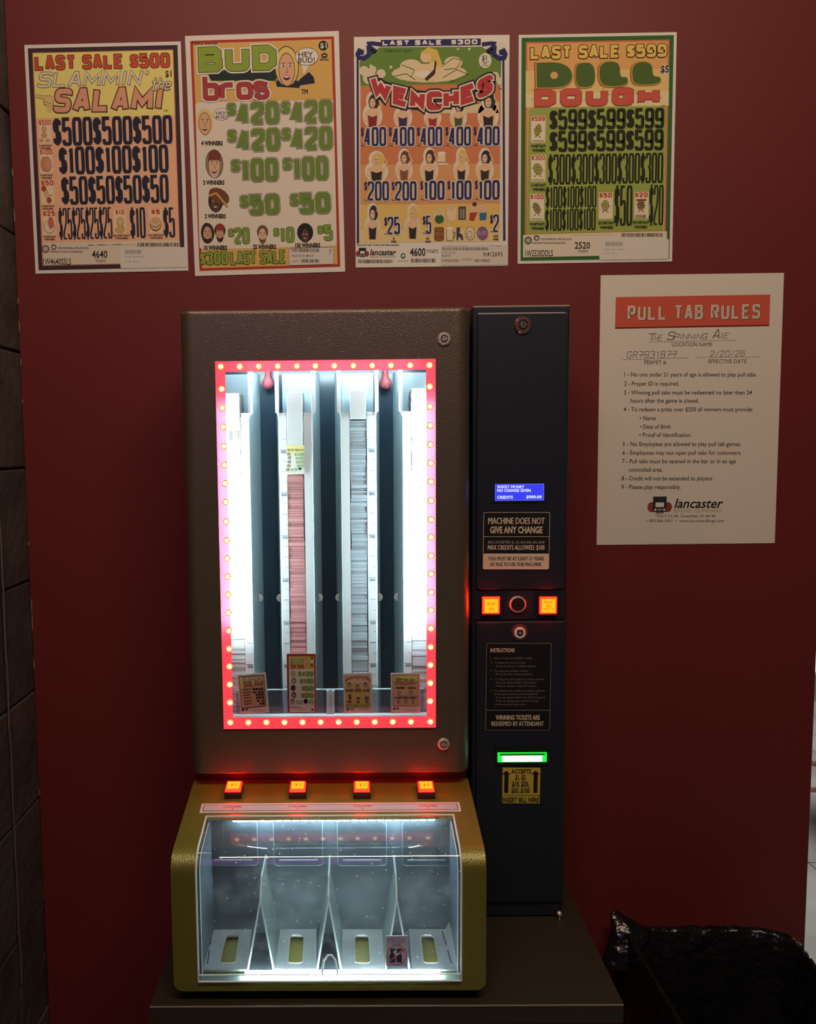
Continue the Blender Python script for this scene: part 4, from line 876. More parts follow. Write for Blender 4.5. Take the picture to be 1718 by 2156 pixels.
# red knobs hanging between the columns, clear ledge, small clip
m_knob = mat('red_reflector', (0.42, 0.07, 0.09), 0.35, bump=(900, 0.8, 0.001))
for px, py in ((564, 803), (811.5, 803)):
    c = at(px, py, -.16); mb = MB()
    mb.lathe(c + Vector((0, 0, -.012)), (0, 0, 1), [(0, 0), (.005, .0008), (.0082, .0045), (.0092, .009), (.0080, .0145), (.0050, .0185), (.0042, .032)], m_knob, 16)
    o = mb.build('red_knob', root, smooth=True)
m_led_clear = clear('ledge_acrylic', tint=(0.78, 0.84, 0.90), gloss=0.05, haze=0.10)
mb = MB(); zc = Z(690, 1452, -.219); mb.box(FX0 + .002, FX1 - .002, -.2205, -.2185, FZ0 - .002, zc, m_led_clear); mb.box(FX0 + .002, FX1 - .002, -.2215, -.2175, zc, zc + .0012, m_grey); mb.box(FX0 - .004, FX1 + .004, -.236, -.2185, FZ0 - .006, FZ0 - .002, m_white); mb.build('ledge', root)
mb = MB(); a, b = X(687.5, 1475, -.224), X(704, 1475, -.224); mb.box(a, a + .003, -.225, -.222, FZ0 - .002, zc, m_white); mb.box(b - .003, b, -.225, -.222, FZ0 - .002, zc, m_white); mb.box(a, b, -.222, -.2206, FZ0 - .002, zc, m_grey); mb.build('ledge_clip', root)

# ================================================================ payment tower (bolted to the cabinet)
XT0, XT1, YT, ZT1 = X(995, 1000, -.19), 0.3413, -.19, 1.7086
m_line = mat('worn_edge', (0.09, 0.09, 0.10), 0.3, 0.4)
mb = MB(); mb.box(XT0, XT1, YT + .004, -.003, ZS + .002, ZT1, m_black); m_glint = mat('edge_glint_metal', (.72, .68, .62), .32, .7); tw = mb.build('payment_tower', root, bevel=.0025); tw['label'] = 'tall black payment tower with display, buttons and bill slot'
# copies of the base offset so that fittings become its own pieces
def tpanel(name, p0, p1, ya=YT, m=m_black, bev=.0018):
    a = at(p0[0], p0[1], YT); b = at(p1[0], p1[1], YT); mb = MB(); mb.box(a.x, b.x, ya, YT + .006, b.z, a.z, m); return mb.build(name, tw, bevel=bev)
tpanel('upper_panel', (1005, 660), (1189.5, 1240), YT - .001); tpanel('button_panel', (1000, 1244), (1189, 1304), YT + .002, bev=.0008); tpanel('lower_panel', (1003, 1309), (1184.5, 1899), YT - .001)
YP2 = YT - .0012
m_pinkrim = mat('copper_rim', (0.42, 0.20, 0.17), 0.28, 0.8)
lock('lock', 1100.5, 685, YP2, .0108, face=mat('bronze_lock_face', (0.5, 0.36, 0.3), .3, .9), ringm=m_pinkrim, parent=tw, label='copper rimmed lock at the top of the tower')
m_ringd = mat('smoked_chrome', (0.62, 0.58, 0.54), 0.3, 0.5)
c = at(1089.5, 1272, YT + .001); mb = MB(); mb.lathe(c, (0, -1, 0), [(.0135, 0), (.0135, .003), (.0120, .0045), (.0108, .0045), (.0105, .002)], m_ringd, 28); mb.lathe(c, (0, -1, 0), [(.0105, .002), (.0104, .0036), (0, .0036)], mat('dark_lock_face', (.03, .03, .03), .35, .4), 28)
mb.box(c.x - .006, c.x + .006, c.y - .0046, c.y - .003, c.z - .0012, c.z + .0012, m_hole); mb.build('key_switch', tw)
c = at(1094, 1331.5, YP2); mb = MB(); mb.lathe(c, (0, -1, 0), [(.0138, 0), (.0132, .0015), (.0095, .002)], mat('red_brown_rim', (.09, .03, .026), .4), 28)
mb.lathe(c, (0, -1, 0), [(.0094, .002), (.0090, .0035), (.0052, .0038)], mat('bright_lock_face', (0.9, 0.86, 0.8), 0.35, 0.2), 28); mb.lathe(c + Vector((0, -.0039, 0)), (0, -1, 0), [(.0050, 0), (.0046, .0005), (.0030, .0005)], m_hole, 20); mb.lathe(c + Vector((0, -.0040, 0)), (0, -1, 0), [(.0026, 0), (.0018, .0008)], m_chrome, 14)
mb.box(c.x - .0045, c.x - .0018, c.y - .0048, c.y - .0040, c.z + .0028, c.z + .0050, m_hole); mb.box(c.x + .0018, c.x + .0045, c.y - .0048, c.y - .0040, c.z + .0028, c.z + .0050, m_hole)
o = mb.build('lock', tw); o['label'] = 'bright round lock below the play buttons'
# display
def tsheet(corners, sc, crop, y=None): return Sheet(corners, crop, sc, p0=(0, (YP2 if y is None else y) - .0012, 0))
s = tsheet([(1042, 1019), (1145, 1019), (1042, 1055), (1145, 1053)], 3.423, (960, 630))
E1 = emis('display_blue', (0.045, 0.055, 0.92), 1.0); E2 = emis('display_text', (0.62, 0.68, 1.0), 1.3); E3 = emis('display_edge', (0.16, 0.17, 1.0), 1.0)
s.luv([(-s.w / 2, -s.h / 2), (s.w / 2, -s.h / 2), (s.w / 2, s.h / 2), (-s.w / 2, s.h / 2)], E1, 2)
s.ring(283, 1331, 634, 1450, .0009, E3, 3)
for t, x0, y, x1 in (('INSERT MONEY', 300, 1362, 492), ('NO CHANGE GIVEN', 297, 1388, 538), ('CREDITS', 296, 1437, 410), ('$000.00', 505, 1434, 618)): s.text(t, x0, y, x1, 20, E2, 4, .03)
mb = MB(); q = [(-s.w / 2 - .003, -s.h / 2 - .003), (s.w / 2 + .003, -s.h / 2 - .003), (s.w / 2 + .003, s.h / 2 + .003), (-s.w / 2 - .003, s.h / 2 + .003)]
mb.prism([s.w3(u, v, -14) for u, v in q], [s.w3(u, v, 0) for u, v in q], m_hole); mb2 = s.mb
o_ = len(mb.v); mb.v += mb2.v; mb.f += [tuple(i + o_ for i in f) for f in mb2.f]; mb.m += [mb.mi(mb2.mats[i]) for i in mb2.m]; o = mb.build('display', tw); o['label'] = 'blue lit credit display'; s.mb = MB()
# stickers
CR = (222, 202, 172)
def sticker(s, name, label, col, r=.003):
    mb = MB(); q = s.rr((0, 0), s.w, s.h, r); mb.prism([s.w3(u, v, -12) for u, v in q], [s.w3(u, v, 0) for u, v in q], ink(col))
    b2 = s.mb; k = len(mb.v); mb.v += b2.v; mb.f += [tuple(i + k for i in f) for f in b2.f]; mb.m += [mb.mi(b2.mats[i]) for i in b2.m]
    o = mb.build(name, tw); o['label'] = label; s.mb = MB(); return o
s = tsheet([(1018, 1078), (1157, 1078), (1016, 1199.5), (1155, 1199.5)], 3.423, (960, 630))
BK = (24, 25, 28)
s.ring(196, 1535, 674, 1948, .0007, CR, 2, r=.003); s.rect(199, 1709, 670, 1712, CR, 2); s.rect(195, 1833, 668, 1946, CR, 3, r=.0025)
s.text('MACHINE DOES NOT', 233, 1620, 638, 46, CR, 4, .03); s.text('GIVE ANY CHANGE', 245, 1685, 623, 46, CR, 4, .03)
s.text('BILLS ACCEPTED: $1, $5, $10, $20, $50, $100', 232, 1760, 637, 18, (160, 148, 130), 4, .02); s.text('MAX CREDITS ALLOWED: $100', 230, 1806, 637, 34, CR, 4, .03)
s.text('YOU MUST BE AT LEAST 21 YEARS', 232, 1882, 633, 26, BK, 5, .03); s.text('OF AGE TO USE THIS MACHINE', 246, 1923, 613, 26, BK, 5, .03)
sticker(s, 'change_sticker', 'black and cream no change sticker', BK)
s = tsheet([(1024, 1355), (1160, 1355), (1022, 1538), (1158, 1538)], 4.227, (960, 1210))
G1 = (160, 150, 134)
s.ring(266, 611, 842, 1388, .0006, G1, 2, r=.003); s.rect(270, 1204, 836, 1208, G1, 2)
s.text('INSTRUCTIONS', 306, 688, 522, 32, CR, 3, .03)
for t, x0, y, x1 in (('1.  Insert money to establish credits.', 308, 750, 682), ('2.  To dispense one (1) ticket:', 308, 790, 622), ('- Press & release a column button', 340, 822, 710), ('3.  To dispense multiple tickets:', 308, 864, 645), ('- Press & hold a column button', 340, 894, 676), ('4.  To dispense all credits in a single column:', 308, 938, 788), ('- Press & release PLAY ALL button', 340, 968, 718), ('- Press & release a column button', 340, 998, 708), ('5.  To dispense all credits in multiple columns', 308, 1040, 792), ('of the same ticket price (if enabled):', 335, 1070, 728), ('- Press & release PLAY ALL MULTI button', 340, 1101, 794), ('- Press & release any column button', 340, 1131, 732), ('of the desired ticket price', 348, 1162, 624)):
    s.text(t, x0, y, x1, 18, (128, 120, 108), 3, .008)
s.text('WINNING TICKETS ARE', 352, 1290, 746, 40, CR, 3, .03); s.text('REDEEMED BY ATTENDANT', 316, 1345, 780, 40, CR, 3, .03)
sticker(s, 'instruction_sticker', 'black instruction sticker with thin pale outline', (22, 23, 26))
s = tsheet([(1058.5, 1617), (1138, 1617), (1057, 1691), (1136, 1692)], 4.227, (960, 1210))
KB = (30, 30, 22)
for x in (448, 708):
    s.rect(x - 18, 1775, x + 18, 1942, KB, 2); s.poly([(x - 38, 1778), (x, 1742), (x + 38, 1778)], KB, 2)
s.text('ACCEPTS', 490, 1768, 668, 36, KB, 2, .03)
for t, x0, y, x1 in (('$1, $5,', 528, 1826, 624), ('$10, $20,', 498, 1884, 650), ('$50, $100', 492, 1942, 656)): s.text(t, x0, y, x1, 44, KB, 2, .03)
s.rect(412, 1962, 746, 1966, KB, 2); s.text('INSERT BILL HERE', 414, 2025, 738, 42, KB, 2, .03)
sticker(s, 'bill_sticker', 'yellow sticker with two arrows pointing up to the bill slot', (196, 176, 72), r=.0006)
# lit buttons
m_btn = emis('button_glow', (1.0, 0.42, 0.012), 1.35); m_btn_edge = emis('button_red_edge', (1.0, 0.0014, 0.0004), 85.0)
m_btn_case = mat('dark_red_button_case', (0.045, 0.006, 0.006), 0.3); m_btn_txt = emis('button_lettering', (0.75, 0.12, 0.0), 0.8)
def button(name, c, ex, ey, n, w, h, lines, parent, depth=.009, case=None, label=None):
    """square lit push button standing on its panel along n"""
    mb = MB(); P = lambda u, v, t: c + ex * u + ey * v + n * t
    def loop(w, h, t): return [P(-w, -h, t), P(w, -h, t), P(w, h, t), P(-w, h, t)]
    mb.prism(loop(w * 1.14, h * 1.14, -.001), loop(w * 1.08, h * 1.08, depth * .82), m_btn_case)
    mb.prism(loop(w * 1.0, h * 1.0, depth * .82), loop(w * .98, h * .98, depth), m_btn_edge)
    mb.add(loop(w * .98, h * .98, depth) + loop(w * .80, h * .80, depth + .0016), [(0, 1, 5, 4), (1, 2, 6, 5), (2, 3, 7, 6), (3, 0, 4, 7), (4, 5, 6, 7)][:4], m_btn_edge)
    mb.add(loop(w * .82, h * .82, depth + .0012) + loop(w * .74, h * .74, depth + .0020), [(0, 1, 5, 4), (1, 2, 6, 5), (2, 3, 7, 6), (3, 0, 4, 7), (4, 5, 6, 7)], m_btn)
    for t, u0, u1, v, cap in lines:
        vs, fs = bfont(t, 0.0 if 'M' in t else .012, .15); a = min(x for x, y in vs); b = max(x for x, y in vs)
        mb.add([P((u0 + (x - a) / (b - a) * (u1 - u0)) * w, v * h + y / .69 * cap * h, depth + .0022) for x, y in vs], fs, m_btn_txt)
    o = mb.build(name, parent)
    if label: o['label'] = label
    return o
EX, EZ, NN = Vector((1, 0, 0)), Vector((0, 0, 1)), Vector((0, -1, 0))
button('push_button', at(1032, 1272.5, YT + .001), EX, EZ, NN, .0135, .0135, [('PLAY', -.5, .5, .08, .32), ('ALL', -.34, .34, -.5, .32)], tw, label='lit play all button')
button('push_button', at(1151.5, 1272.5, YT + .001), EX, EZ, NN, .0135, .0135, [('PLAY', -.5, .5, .28, .3), ('ALL', -.32, .32, -.12, .28), ('MULTI', -.58, .58, -.52, .28)], tw, label='lit play all multi button')
# bill slot
a, b = at(1047, 1583, YP2), at(1149, 1600.5, YP2); mb = MB()
mb.box(a.x - .004, b.x + .003, YP2 - .003, YP2 + .002, b.z - .006, a.z + .010, mat('bill_slot_plastic', (.01, .012, .011), .35)); mb.box(a.x, b.x, YP2 - .0065, YP2 - .003, a.z - .0035, a.z - .001, mat('green_clear_lip', (.05, .35, .1), .3))
m_gr = emis('green_glow', (0.012, 1.0, 0.05), 1.3); m_gr2 = emis('green_core', (0.55, 1.0, 0.72), 3.0)
mb.box(a.x, b.x, YP2 - .0045, YP2 - .003, a.z - .002, a.z, m_gr); mb.box(a.x, a.x + .003, YP2 - .0065, YP2 - .003, b.z, a.z, m_gr); mb.box(b.x - .003, b.x, YP2 - .0065, YP2 - .003, b.z, a.z, m_gr); mb.box(a.x, b.x, YP2 - .0048, YP2 - .003, b.z - .001, a.z - .0035, m_gr); mb.box(a.x + .007, b.x - .007, YP2 - .0056, YP2 - .0046, b.z, a.z - .005, m_gr2)
o = mb.build('bill_slot', tw); o['label'] = 'bill slot lit bright green'
c = at(1177, 1922, YT); mb = MB(); mb.lathe(c, (0, -1, 0), [(.004, 0), (.004, .004), (.0022, .006)], m_chrome, 14); mb.box(c.x - .001, c.x + .001, c.y - .004, c.y, c.z - .012, c.z, m_chrome); mb.build('latch', tw)
mb = MB(); z = at(1100, 660, YT).z; mb.tube([(at(1006, 660, YT).x, YT - .0006, z), (at(1189, 660, YT).x, YT - .0006, z)], .0013, m_glint, 12); mb.build('edge_glint', tw)  # added bright tube for the glint along the panel's top edge
mb = MB(); mb.tube([(XT0 + .001, YT + .0045, ZT1 - .0006), (XT1 - .001, YT + .0045, ZT1 - .0006)], .0013, m_glint, 12); mb.build('edge_glint', tw)  # another added tube, for the highlight on the tower's top edge

# ================================================================ dispensing tray
YTF = -0.390
zbT = Z(692, 2086, YTF)
pT = (-.222, Z(697, 1649, -.222)); pB = (YTF, Z(692, 1806, YTF))
sl = Vector((0, pT[0] - pB[0], pT[1] - pB[1])).normalized()   # up the slope, towards the cabinet
sn = Vector((0, -sl.z, sl.y))                                  # slope normal, up and out
def onslope(px, py, lift=0.0): return on(px, py, Vector((0, pB[0], pB[1])) + sn * lift, sn)
phi = math.atan2(sl.z, sl.y)
def profile(off, y_hi, z_lo, r=.030, n=14):
    """outline of the tray front in (y, z), moved out by off: from slope point at y_hi round the bend and down to z_lo"""
    b = Vector((0, pB[0], pB[1])); t = r * math.tan((math.pi / 2 - phi) / 2)
    c = b + sl * t - sn * r
    pts = [(y_hi, pB[1] + (y_hi - pB[0]) * math.tan(phi) + off / math.cos(phi))]
    a0 = math.atan2(sn.z, sn.y); a1 = math.pi
    e0 = (c.y + (r + off) * math.cos(a0), c.z + (r + off) * math.sin(a0)); pts.append((e0[0] + sl.y * .001, e0[1] + sl.z * .001))
    for i in range(n + 1):
        a = a0 + (a1 - a0) * i / n; pts.append((c.y + (r + off) * math.cos(a), c.z + (r + off) * math.sin(a)))
    pts.append((YTF - off, pts[-1][1] - .001)); pts.append((YTF - off, z_lo)); return pts
ox0 = (X(418, 1830, YTF) + X(416, 2050, YTF)) / 2; ox1 = (X(969, 1830, YTF) + X(970, 2050, YTF)) / 2
ctop = onslope(694, 1722); yct = ctop.y
zop = Z(692, 2062, YTF)
tray = MB()
YBK = -.282; zfl = zop + .006
def side(x0, x1):
    pf = profile(0, -.212, pB[1] - .045) ; pf += [(-.212, pB[1] - .045)]
    tray.prism([(x0, y, z) for y, z in pf], [(x1, y, z) for y, z in pf], m_gold)
side(XC0 - .0005, ox0); side(ox1, XC1 + .0005)
# slope panel above the cover
th = .003
q = [(-.212, 0)]
def slp(y, d): return (y, pB[1] + (y - pB[0]) * math.tan(phi) - d)
tray.prism([(ox0, *slp(-.212, 0)), (ox0, *slp(yct, 0)), (ox0, *slp(yct, th)), (ox0, *slp(-.212, th))], [(ox1, *slp(-.212, 0)), (ox1, *slp(yct, 0)), (ox1, *slp(yct, th)), (ox1, *slp(-.212, th))], m_gold)
# lower body with rounded bottom corners, open in the middle
rc = .013; xa, xb = XC0 - .0005, XC1 + .0005; zt2 = pB[1] - .045
lo = [(xa, zt2)] + [(xa + rc - rc * math.cos(g), zbT + rc - rc * math.sin(g)) for g in [i * math.pi / 12 for i in range(7)]] + [(ox0, zbT), (ox0, zt2)]
hi = [(ox1, zt2), (ox1, zbT)] + [(xb - rc + rc * math.sin(g), zbT + rc - rc * math.cos(g)) for g in [i * math.pi / 12 for i in range(7)]] + [(xb, zt2)]
for lp in (lo, hi): tray.prism([(x, YTF, z) for x, z in lp], [(x, -.212, z) for x, z in lp], m_gold)
tray.box(ox0, ox1, YTF, -.212, zbT, zop - .0035, m_gold)
tr_o = tray.build('dispensing_tray', root); tr_o['label'] = 'gold sloped tray housing below the door'
# machine foot between tray and stand, wall under the door blackened for the shade there
mb = MB(); mb.box(XC0 + .02, XC1 - .02, -.36, -.01, ZS, zbT, m_dark); mb.box(XC0 + .004, XC1 - .004, -.212, -.194, zbT, pT[1] + .02, m_dark); mb.build('machine_foot', root)
# inner walls
m_in = mat('steel_blue_inner_wall', (0.060, 0.085, 0.108), 0.5, spec=0.4, bump=(60, 0.1, 0.002), var=(35, 0.75))
mb = MB(); mb.box(ox0, ox1, YBK, YBK + .003, zop - .003, slp(YBK, th)[1] - .001, m_in); mb.build('inner_back_wall', tr_o)
for x0, x1 in ((ox0, ox0 + .002), (ox1 - .002, ox1)):
    pf = profile(-.006, YBK, zop - .003); mb = MB(); lp = pf + [(YBK, zop - .003)]
    mb.prism([(x0, y, z) for y, z in lp], [(x1, y, z) for y, z in lp], m_in); mb.build('inner_side_wall', tr_o)
# chute flaps on the back wall
m_flap = clear('flap_acrylic', tint=(.93, .97, 1), gloss=.05, haze=.03); m_fl_edge = mat('flap_edge', (.13, .18, .21), .4)
for i, (x0, x1) in enumerate(((440, 543), (577, 680), (711, 814), (847, 949))):
    a = at(x0, 1822, YBK - .002); b = at(x1, 1822, YBK - .002); zt_ = slp(YBK, th)[1] - .004; z0 = a.z
    mb = MB(); r = .005
    lp = [(a.x, zt_)] + [(a.x + r - r * math.cos(g), z0 + r - r * math.sin(g)) for g in [j * math.pi / 8 for j in range(5)]] + [(b.x - r + r * math.sin(g), z0 + r - r * math.cos(g)) for g in [j * math.pi / 8 for j in range(5)]] + [(b.x, zt_)]
    mb.prism([(x, YBK - .003, z) for x, z in lp], [(x, YBK - .002, z) for x, z in lp], m_flap)
    mb.tube([(x, YBK - .003, z) for x, z in lp], .0006, m_fl_edge, 6)
    zz = Z(x0, 1811, YBK - .003); mb.box(a.x + .008, b.x - .008, YBK - .0045, YBK - .003, zz - .0008, zz + .0008, m_fl_edge)
    mb.build('chute_flap', tr_o)
# floor plates with a finger slot, gold floor showing through
m_plate = mat('brushed_metal_plate', (0.52, 0.56, 0.58), 0.34, 0.6, bump=(240, 0.12, 0.001))
def plate(i, bx, fx, sb, sf):
    """bx/fx: back and front edge pixels; sb/sf: slot back and front edge pixels"""
    za, zb_ = zfl, zfl - .003
    A = [atz(bx[0], 1956, za), atz(bx[1], 1956, za), atz(fx[1], 2041, za), atz(fx[0], 2041, za)]
    S = [atz(sb[0], 1969, za), atz(sb[1], 1969, za), atz(sf[1], 2028, za), atz(sf[0], 2028, za)]
    c = sum(S, Vector()) / 4; inner = []; outer = []
    for k in range(4):  # rounded slot corners, matched with outer outline points
        p, a, b = S[k], S[k - 1], S[(k + 1) % 4]; ra = min(.006, (a - p).length * .3); rb = min(.006, (b - p).length * .3)
        p0, p2 = p + (a - p).normalized() * ra, p + (b - p).normalized() * rb
        for t in (0, .25, .5, .75, 1): inner.append(p0 * (1 - t) ** 2 + p * 2 * t * (1 - t) + p2 * t * t)
        o = A[k]; oa, ob = A[k - 1], A[(k + 1) % 4]
        for t in (0, .25, .5, .75, 1): outer.append(o + (oa - o) * (.30 * (1 - 2 * t)) if t < .5 else o + (ob - o) * (.30 * (2 * t - 1)))
    n = len(inner); vs = []; fs = []
    for lp, dz in ((outer, 0), (inner, 0), (outer, -.003), (inner, -.003)): vs += [p + Vector((0, 0, dz)) for p in lp]
    for j in range(n):
        k = (j + 1) % n; fs += [(j, k, n + k, n + j), (2 * n + k, 2 * n + j, 3 * n + j, 3 * n + k), (n + j, n + k, 3 * n + k, 3 * n + j), (k, j, 2 * n + j, 2 * n + k)]
    mb = MB(); mb.add(vs, fs, m_plate)
    mb.tube([p + Vector((0, 0, .0002)) for p in inner], .0006, m_chrome, 5, closed=True)
    for lr in (0, 1):  # turned-up side edges with dark slits on the outer plates
        if (i == 0 and lr == 0) or (i == 3 and lr == 1):
            b0, f0 = A[lr], A[3 - lr]
            for t0, t1 in ((.06, .42), (.55, .88)):
                p, q = b0.lerp(f0, t0), b0.lerp(f0, t1); sg = 1 if lr == 0 else -1; o = Vector((sg * .0045, 0, .0003)); w_ = Vector((sg * .0018, 0, 0))
                mb.add([p + o, q + o, q + o + w_, p + o + w_], [(0, 1, 2, 3)], m_hole)
            up = Vector((-.006 if lr == 0 else .006, 0, .012))
            mb.add([b0, f0, f0 + up, b0 + up], [(0, 1, 2, 3)], m_plate)
    mb.build('floor_plate', tr_o)
plate(0, (440, 530), (427, 521), (477, 504), (462, 496)); plate(1, (582, 666), (577, 667), (611, 640), (606, 637)); plate(2, (720, 806), (719, 810), (747, 776), (748, 780)); plate(3, (861, 937), (868, 962), (885, 913), (892, 924))
mb = MB()
for p0, p1 in ((524, 579), (668, 718), (812, 866)): mb.box(atz(p0, 2041, zfl).x - .006, atz(p1, 2041, zfl).x + .006, YBK, -.3785, zop - .0034, zfl - .0034, m_in)
mb.build('tray_floor', tr_o)
# inverted Y dividers
m_div = mat('frosted_divider', (0.085, 0.11, 0.11), 0.45, bump=(90, .15, .001)); m_dedge = mat('lit_divider_edge', (0.72, 0.80, 0.80), 0.5)  # front edges made white for the tray light that strikes them
for tip, spl, lg in (((560.5, 1843), (552.5, 1894), (522, 576)), ((696, 1843), (694, 1894), (668, 718)), ((831.5, 1843), (836.5, 1894), (812, 862))):
    yf, ys, yt = -.378, -.366, -.346
    pt, ps = at(*tip, yt), at(*spl, ys); xm = ps.x; t2 = .0012
    l0, l1 = at(lg[0], 2038, yf), at(lg[1], 2038, yf); zL = zfl + .0002
    xm = (l0.x + l1.x) / 2; hw_ = (l1.x - l0.x) / 2
    mb = MB(); yb = YBK - .006
    def slab(xA, zA, yA, xB, zB, yB):  # from lower point A to upper point B
        d = Vector((xB - xA, 0, zB - zA)).normalized(); nx, nz = d.z * t2, -d.x * t2
        p = [(xA - nx, yA, zA - nz), (xA + nx, yA, zA + nz), (xA + nx, yb, zA + nz), (xA - nx, yb, zA - nz), (xB - nx, yB, zB - nz), (xB + nx, yB, zB + nz), (xB + nx, yb, zB + nz), (xB - nx, yb, zB - nz)]
        mb.hexa(p, m_div)
        e = .0004; mb.hexa([(x, y - e if k in (0, 1, 4, 5) else (yA if k < 4 else yB) + .0012, z) for k, (x, y, z) in enumerate(p)], m_dedge)
    slab(xm - hw_, zL, yf, xm, ps.z, ys); slab(xm + hw_, zL, yf, xm, ps.z, ys); slab(xm, ps.z, ys, xm, pt.z, yt)
    mb.build('divider', tr_o)
# light strips inside the tray
m_led2 = emis('tray_led', (0.72, 0.94, 1.0), 85.0); m_led3 = emis('tray_led_low', (0.76, 0.97, 1.0), 45.0)
pl = at(490, 1740, -.300); pr = at(915, 1740, -.300)
mb = MB()
zu = slp(-.300, 0)[1] - .0075
a = at(490, 1735, YBK - .012).x; b = at(916, 1735, YBK - .012).x
for k in range(24):
    x = a + (b - a) * (k + .5) / 24; mb.box(x - .0052, x + .0052, YBK - .017, YBK - .009, zu - .002, zu, m_led2)
mb.box(a, b, YBK - .018, YBK - .008, zu, zu + .0015, m_white); o = mb.build('led_strip', tr_o); o['label'] = 'white light strip under the top edge of the clear cover'
a = at(516, 2050, -.384).x; b = at(926, 2050, -.384).x; mb = MB(); mb.box(a, b, -.3865, -.3835, zop - .001, zfl + .0035, m_led3); o = mb.build('led_strip', tr_o); o['label'] = 'white light strip along the bottom of the clear cover'
# clear curved cover
m_cov = clear('cover_acrylic', tint=(0.95, 0.985, 0.99), gloss=0.11, haze=0.048, dust=True)
m_cedge = mat('frosted_acrylic_edge', (0.78, 0.86, 0.88), 0.4, emit=None)
po = profile(.0035, yct, zop - .001); pi_ = profile(.0015, yct, zop - .001); n = len(po)
mb = MB(); cx0, cx1 = ox0 - .0008, ox1 + .0008
vs = [(x, y, z) for x in (cx0, cx1) for y, z in po]; mb.add(vs, [(i, i + 1, n + i + 1, n + i) for i in range(n - 1)], m_cov)
cov = mb.build('clear_cover', tr_o, smooth=True)
for xx in (cx0, cx1):
    mb = MB(); sg = 1 if xx == cx0 else -1
    lp = [(y, z) for y, z in po]; mb.tube([(xx, y, z) for y, z in lp], .0014, m_cedge, 6)
    pin = profile(-.004, yct - .004, zop + .002); mb.tube([(xx + sg * .004, y, z) for y, z in pin], .0007, m_cedge, 6)
    mb.build('cover_edge', tr_o)
mb = MB(); mb.tube([(cx0, po[0][0], po[0][1]), (cx1, po[0][0], po[0][1])], .0011, m_cedge, 6); mb.build('cover_edge', tr_o)
mb = MB(); mb.tube([(cx0, YTF - .003, zop - .0005), (cx1, YTF - .003, zop - .0005)], .0015, m_cedge, 6); mb.build('cover_edge', tr_o)
mb = MB(); mb.tube([(cx0, YTF - .0035, zop + .0095), (cx1, YTF - .0035, zop + .0095)], .0007, m_cedge, 6); mb.build('cover_edge', tr_o)
m_lip = clear('lip_acrylic', tint=(0.9, 0.98, 0.98), gloss=0.05, haze=0.55)
mb = MB(); mb.box(cx0 + .002, cx1 - .002, YTF - .0005, YTF + .0005, zop - .001, zop + .0085, m_lip); mb.build('cover_lip', tr_o)
# finger arch at the bottom of the cover
mb = MB(); c = [at(678, 2048, YTF - .004), at(682, 2022, YTF - .004), at(690, 2011, YTF - .004), at(698, 2011, YTF - .004), at(706, 2022, YTF - .004), at(711, 2048, YTF - .004)]
mb.tube(c, .0015, m_cedge, 6); mb.tube([at(678, 2048, YTF - .004), at(684, 2063, YTF - .004)], .0006, m_cedge, 6); mb.tube([at(711, 2048, YTF - .004), at(704, 2063, YTF - .004)], .0006, m_cedge, 6); mb.build('finger_notch', tr_o)
# no-spray sticker on the cover
s = Sheet([(813, 1970.5), (858.5, 1970), (811.5, 2034), (859, 2034)], (690, 1830), 4.909, p0=(0, YTF - .0052, 0))
s.ell(713, 888, 104, 104, (196, 90, 110), 1); s.ell(713, 888, 96, 96, (200, 206, 232), 2)
sp = (58, 66, 88)
for dx in (-38, 30):
    s.poly([(680 + dx, 960), (675 + dx, 890), (695 + dx, 860), (712 + dx, 860), (735 + dx, 890), (735 + dx, 965)], sp, 3); s.poly([(690 + dx, 862), (682 + dx, 822), (738 + dx, 818), (732 + dx, 838), (712 + dx, 842), (714 + dx, 862)], sp, 3)
s.line([(642, 945), (790, 828)], .0022, (214, 120, 130), 5); s.line([(700, 896), (742, 864)], .0022, (230, 226, 236), 6)
for t, x0, y, x1 in (('Please DO NOT spray', 620, 718, 804), ('cleaning fluid or cleaner', 616, 736, 805), ('on clear plastic.', 616, 756, 805), ('IT WILL CRACK!', 660, 778, 760)): s.text(t, x0, y, x1, 12, (110, 112, 150), 3, .01)
mb = MB(); q = [(-s.w / 2, -s.h / 2), (s.w / 2, -s.h / 2), (s.w / 2, s.h / 2), (-s.w / 2, s.h / 2)]; mb.prism([s.w3(u, v, -8) for u, v in q], [s.w3(u, v, 0) for u, v in q], ink((200, 206, 232)))
k = len(mb.v); mb.v += s.mb.v; mb.f += [tuple(i + k for i in f) for f in s.mb.f]; mb.m += [mb.mi(s.mb.mats[i]) for i in s.mb.m]; s.mb = MB()
o = mb.build('warning_sticker', tr_o); o['label'] = 'pale blue no spray bottle sticker on the clear cover'
# column strip and price buttons on the slope
s = Sheet([(428, 1692), (965, 1689), (417, 1711), (973, 1708)], (340, 1540), 2.386, p0=Vector((0, pB[0], pB[1])) + sn * .0008, n=sn)
mr = (120, 44, 60)
w, h = s.w / 2 - .0035, s.h / 2 - .0030; s.luv([(-w, -h), (w, -h), (w, h), (-w, h)], mr, 1); w -= .0012; h -= .0012; s.luv([(-w, -h), (w, -h), (w, h), (-w, h)], (188, 206, 214), 2)
for i, (xc, dy) in enumerate(((355, 0), (683, -2), (1010, -4), (1338, -6))):
    s.text('COLUMN', xc - 45, 384 + dy, xc + 45, 9, mr, 3, .02); s.text(str(i + 1), xc - (2 if i == 0 else 5), 395 + dy, xc + (2 if i == 0 else 5), 9, mr, 3)
mb = MB(); q = [(-s.w / 2, -s.h / 2), (s.w / 2, -s.h / 2), (s.w / 2, s.h / 2), (-s.w / 2, s.h / 2)]; mb.prism([s.w3(u, v, -8) for u, v in q], [s.w3(u, v, 0) for u, v in q], ink((228, 226, 222)))
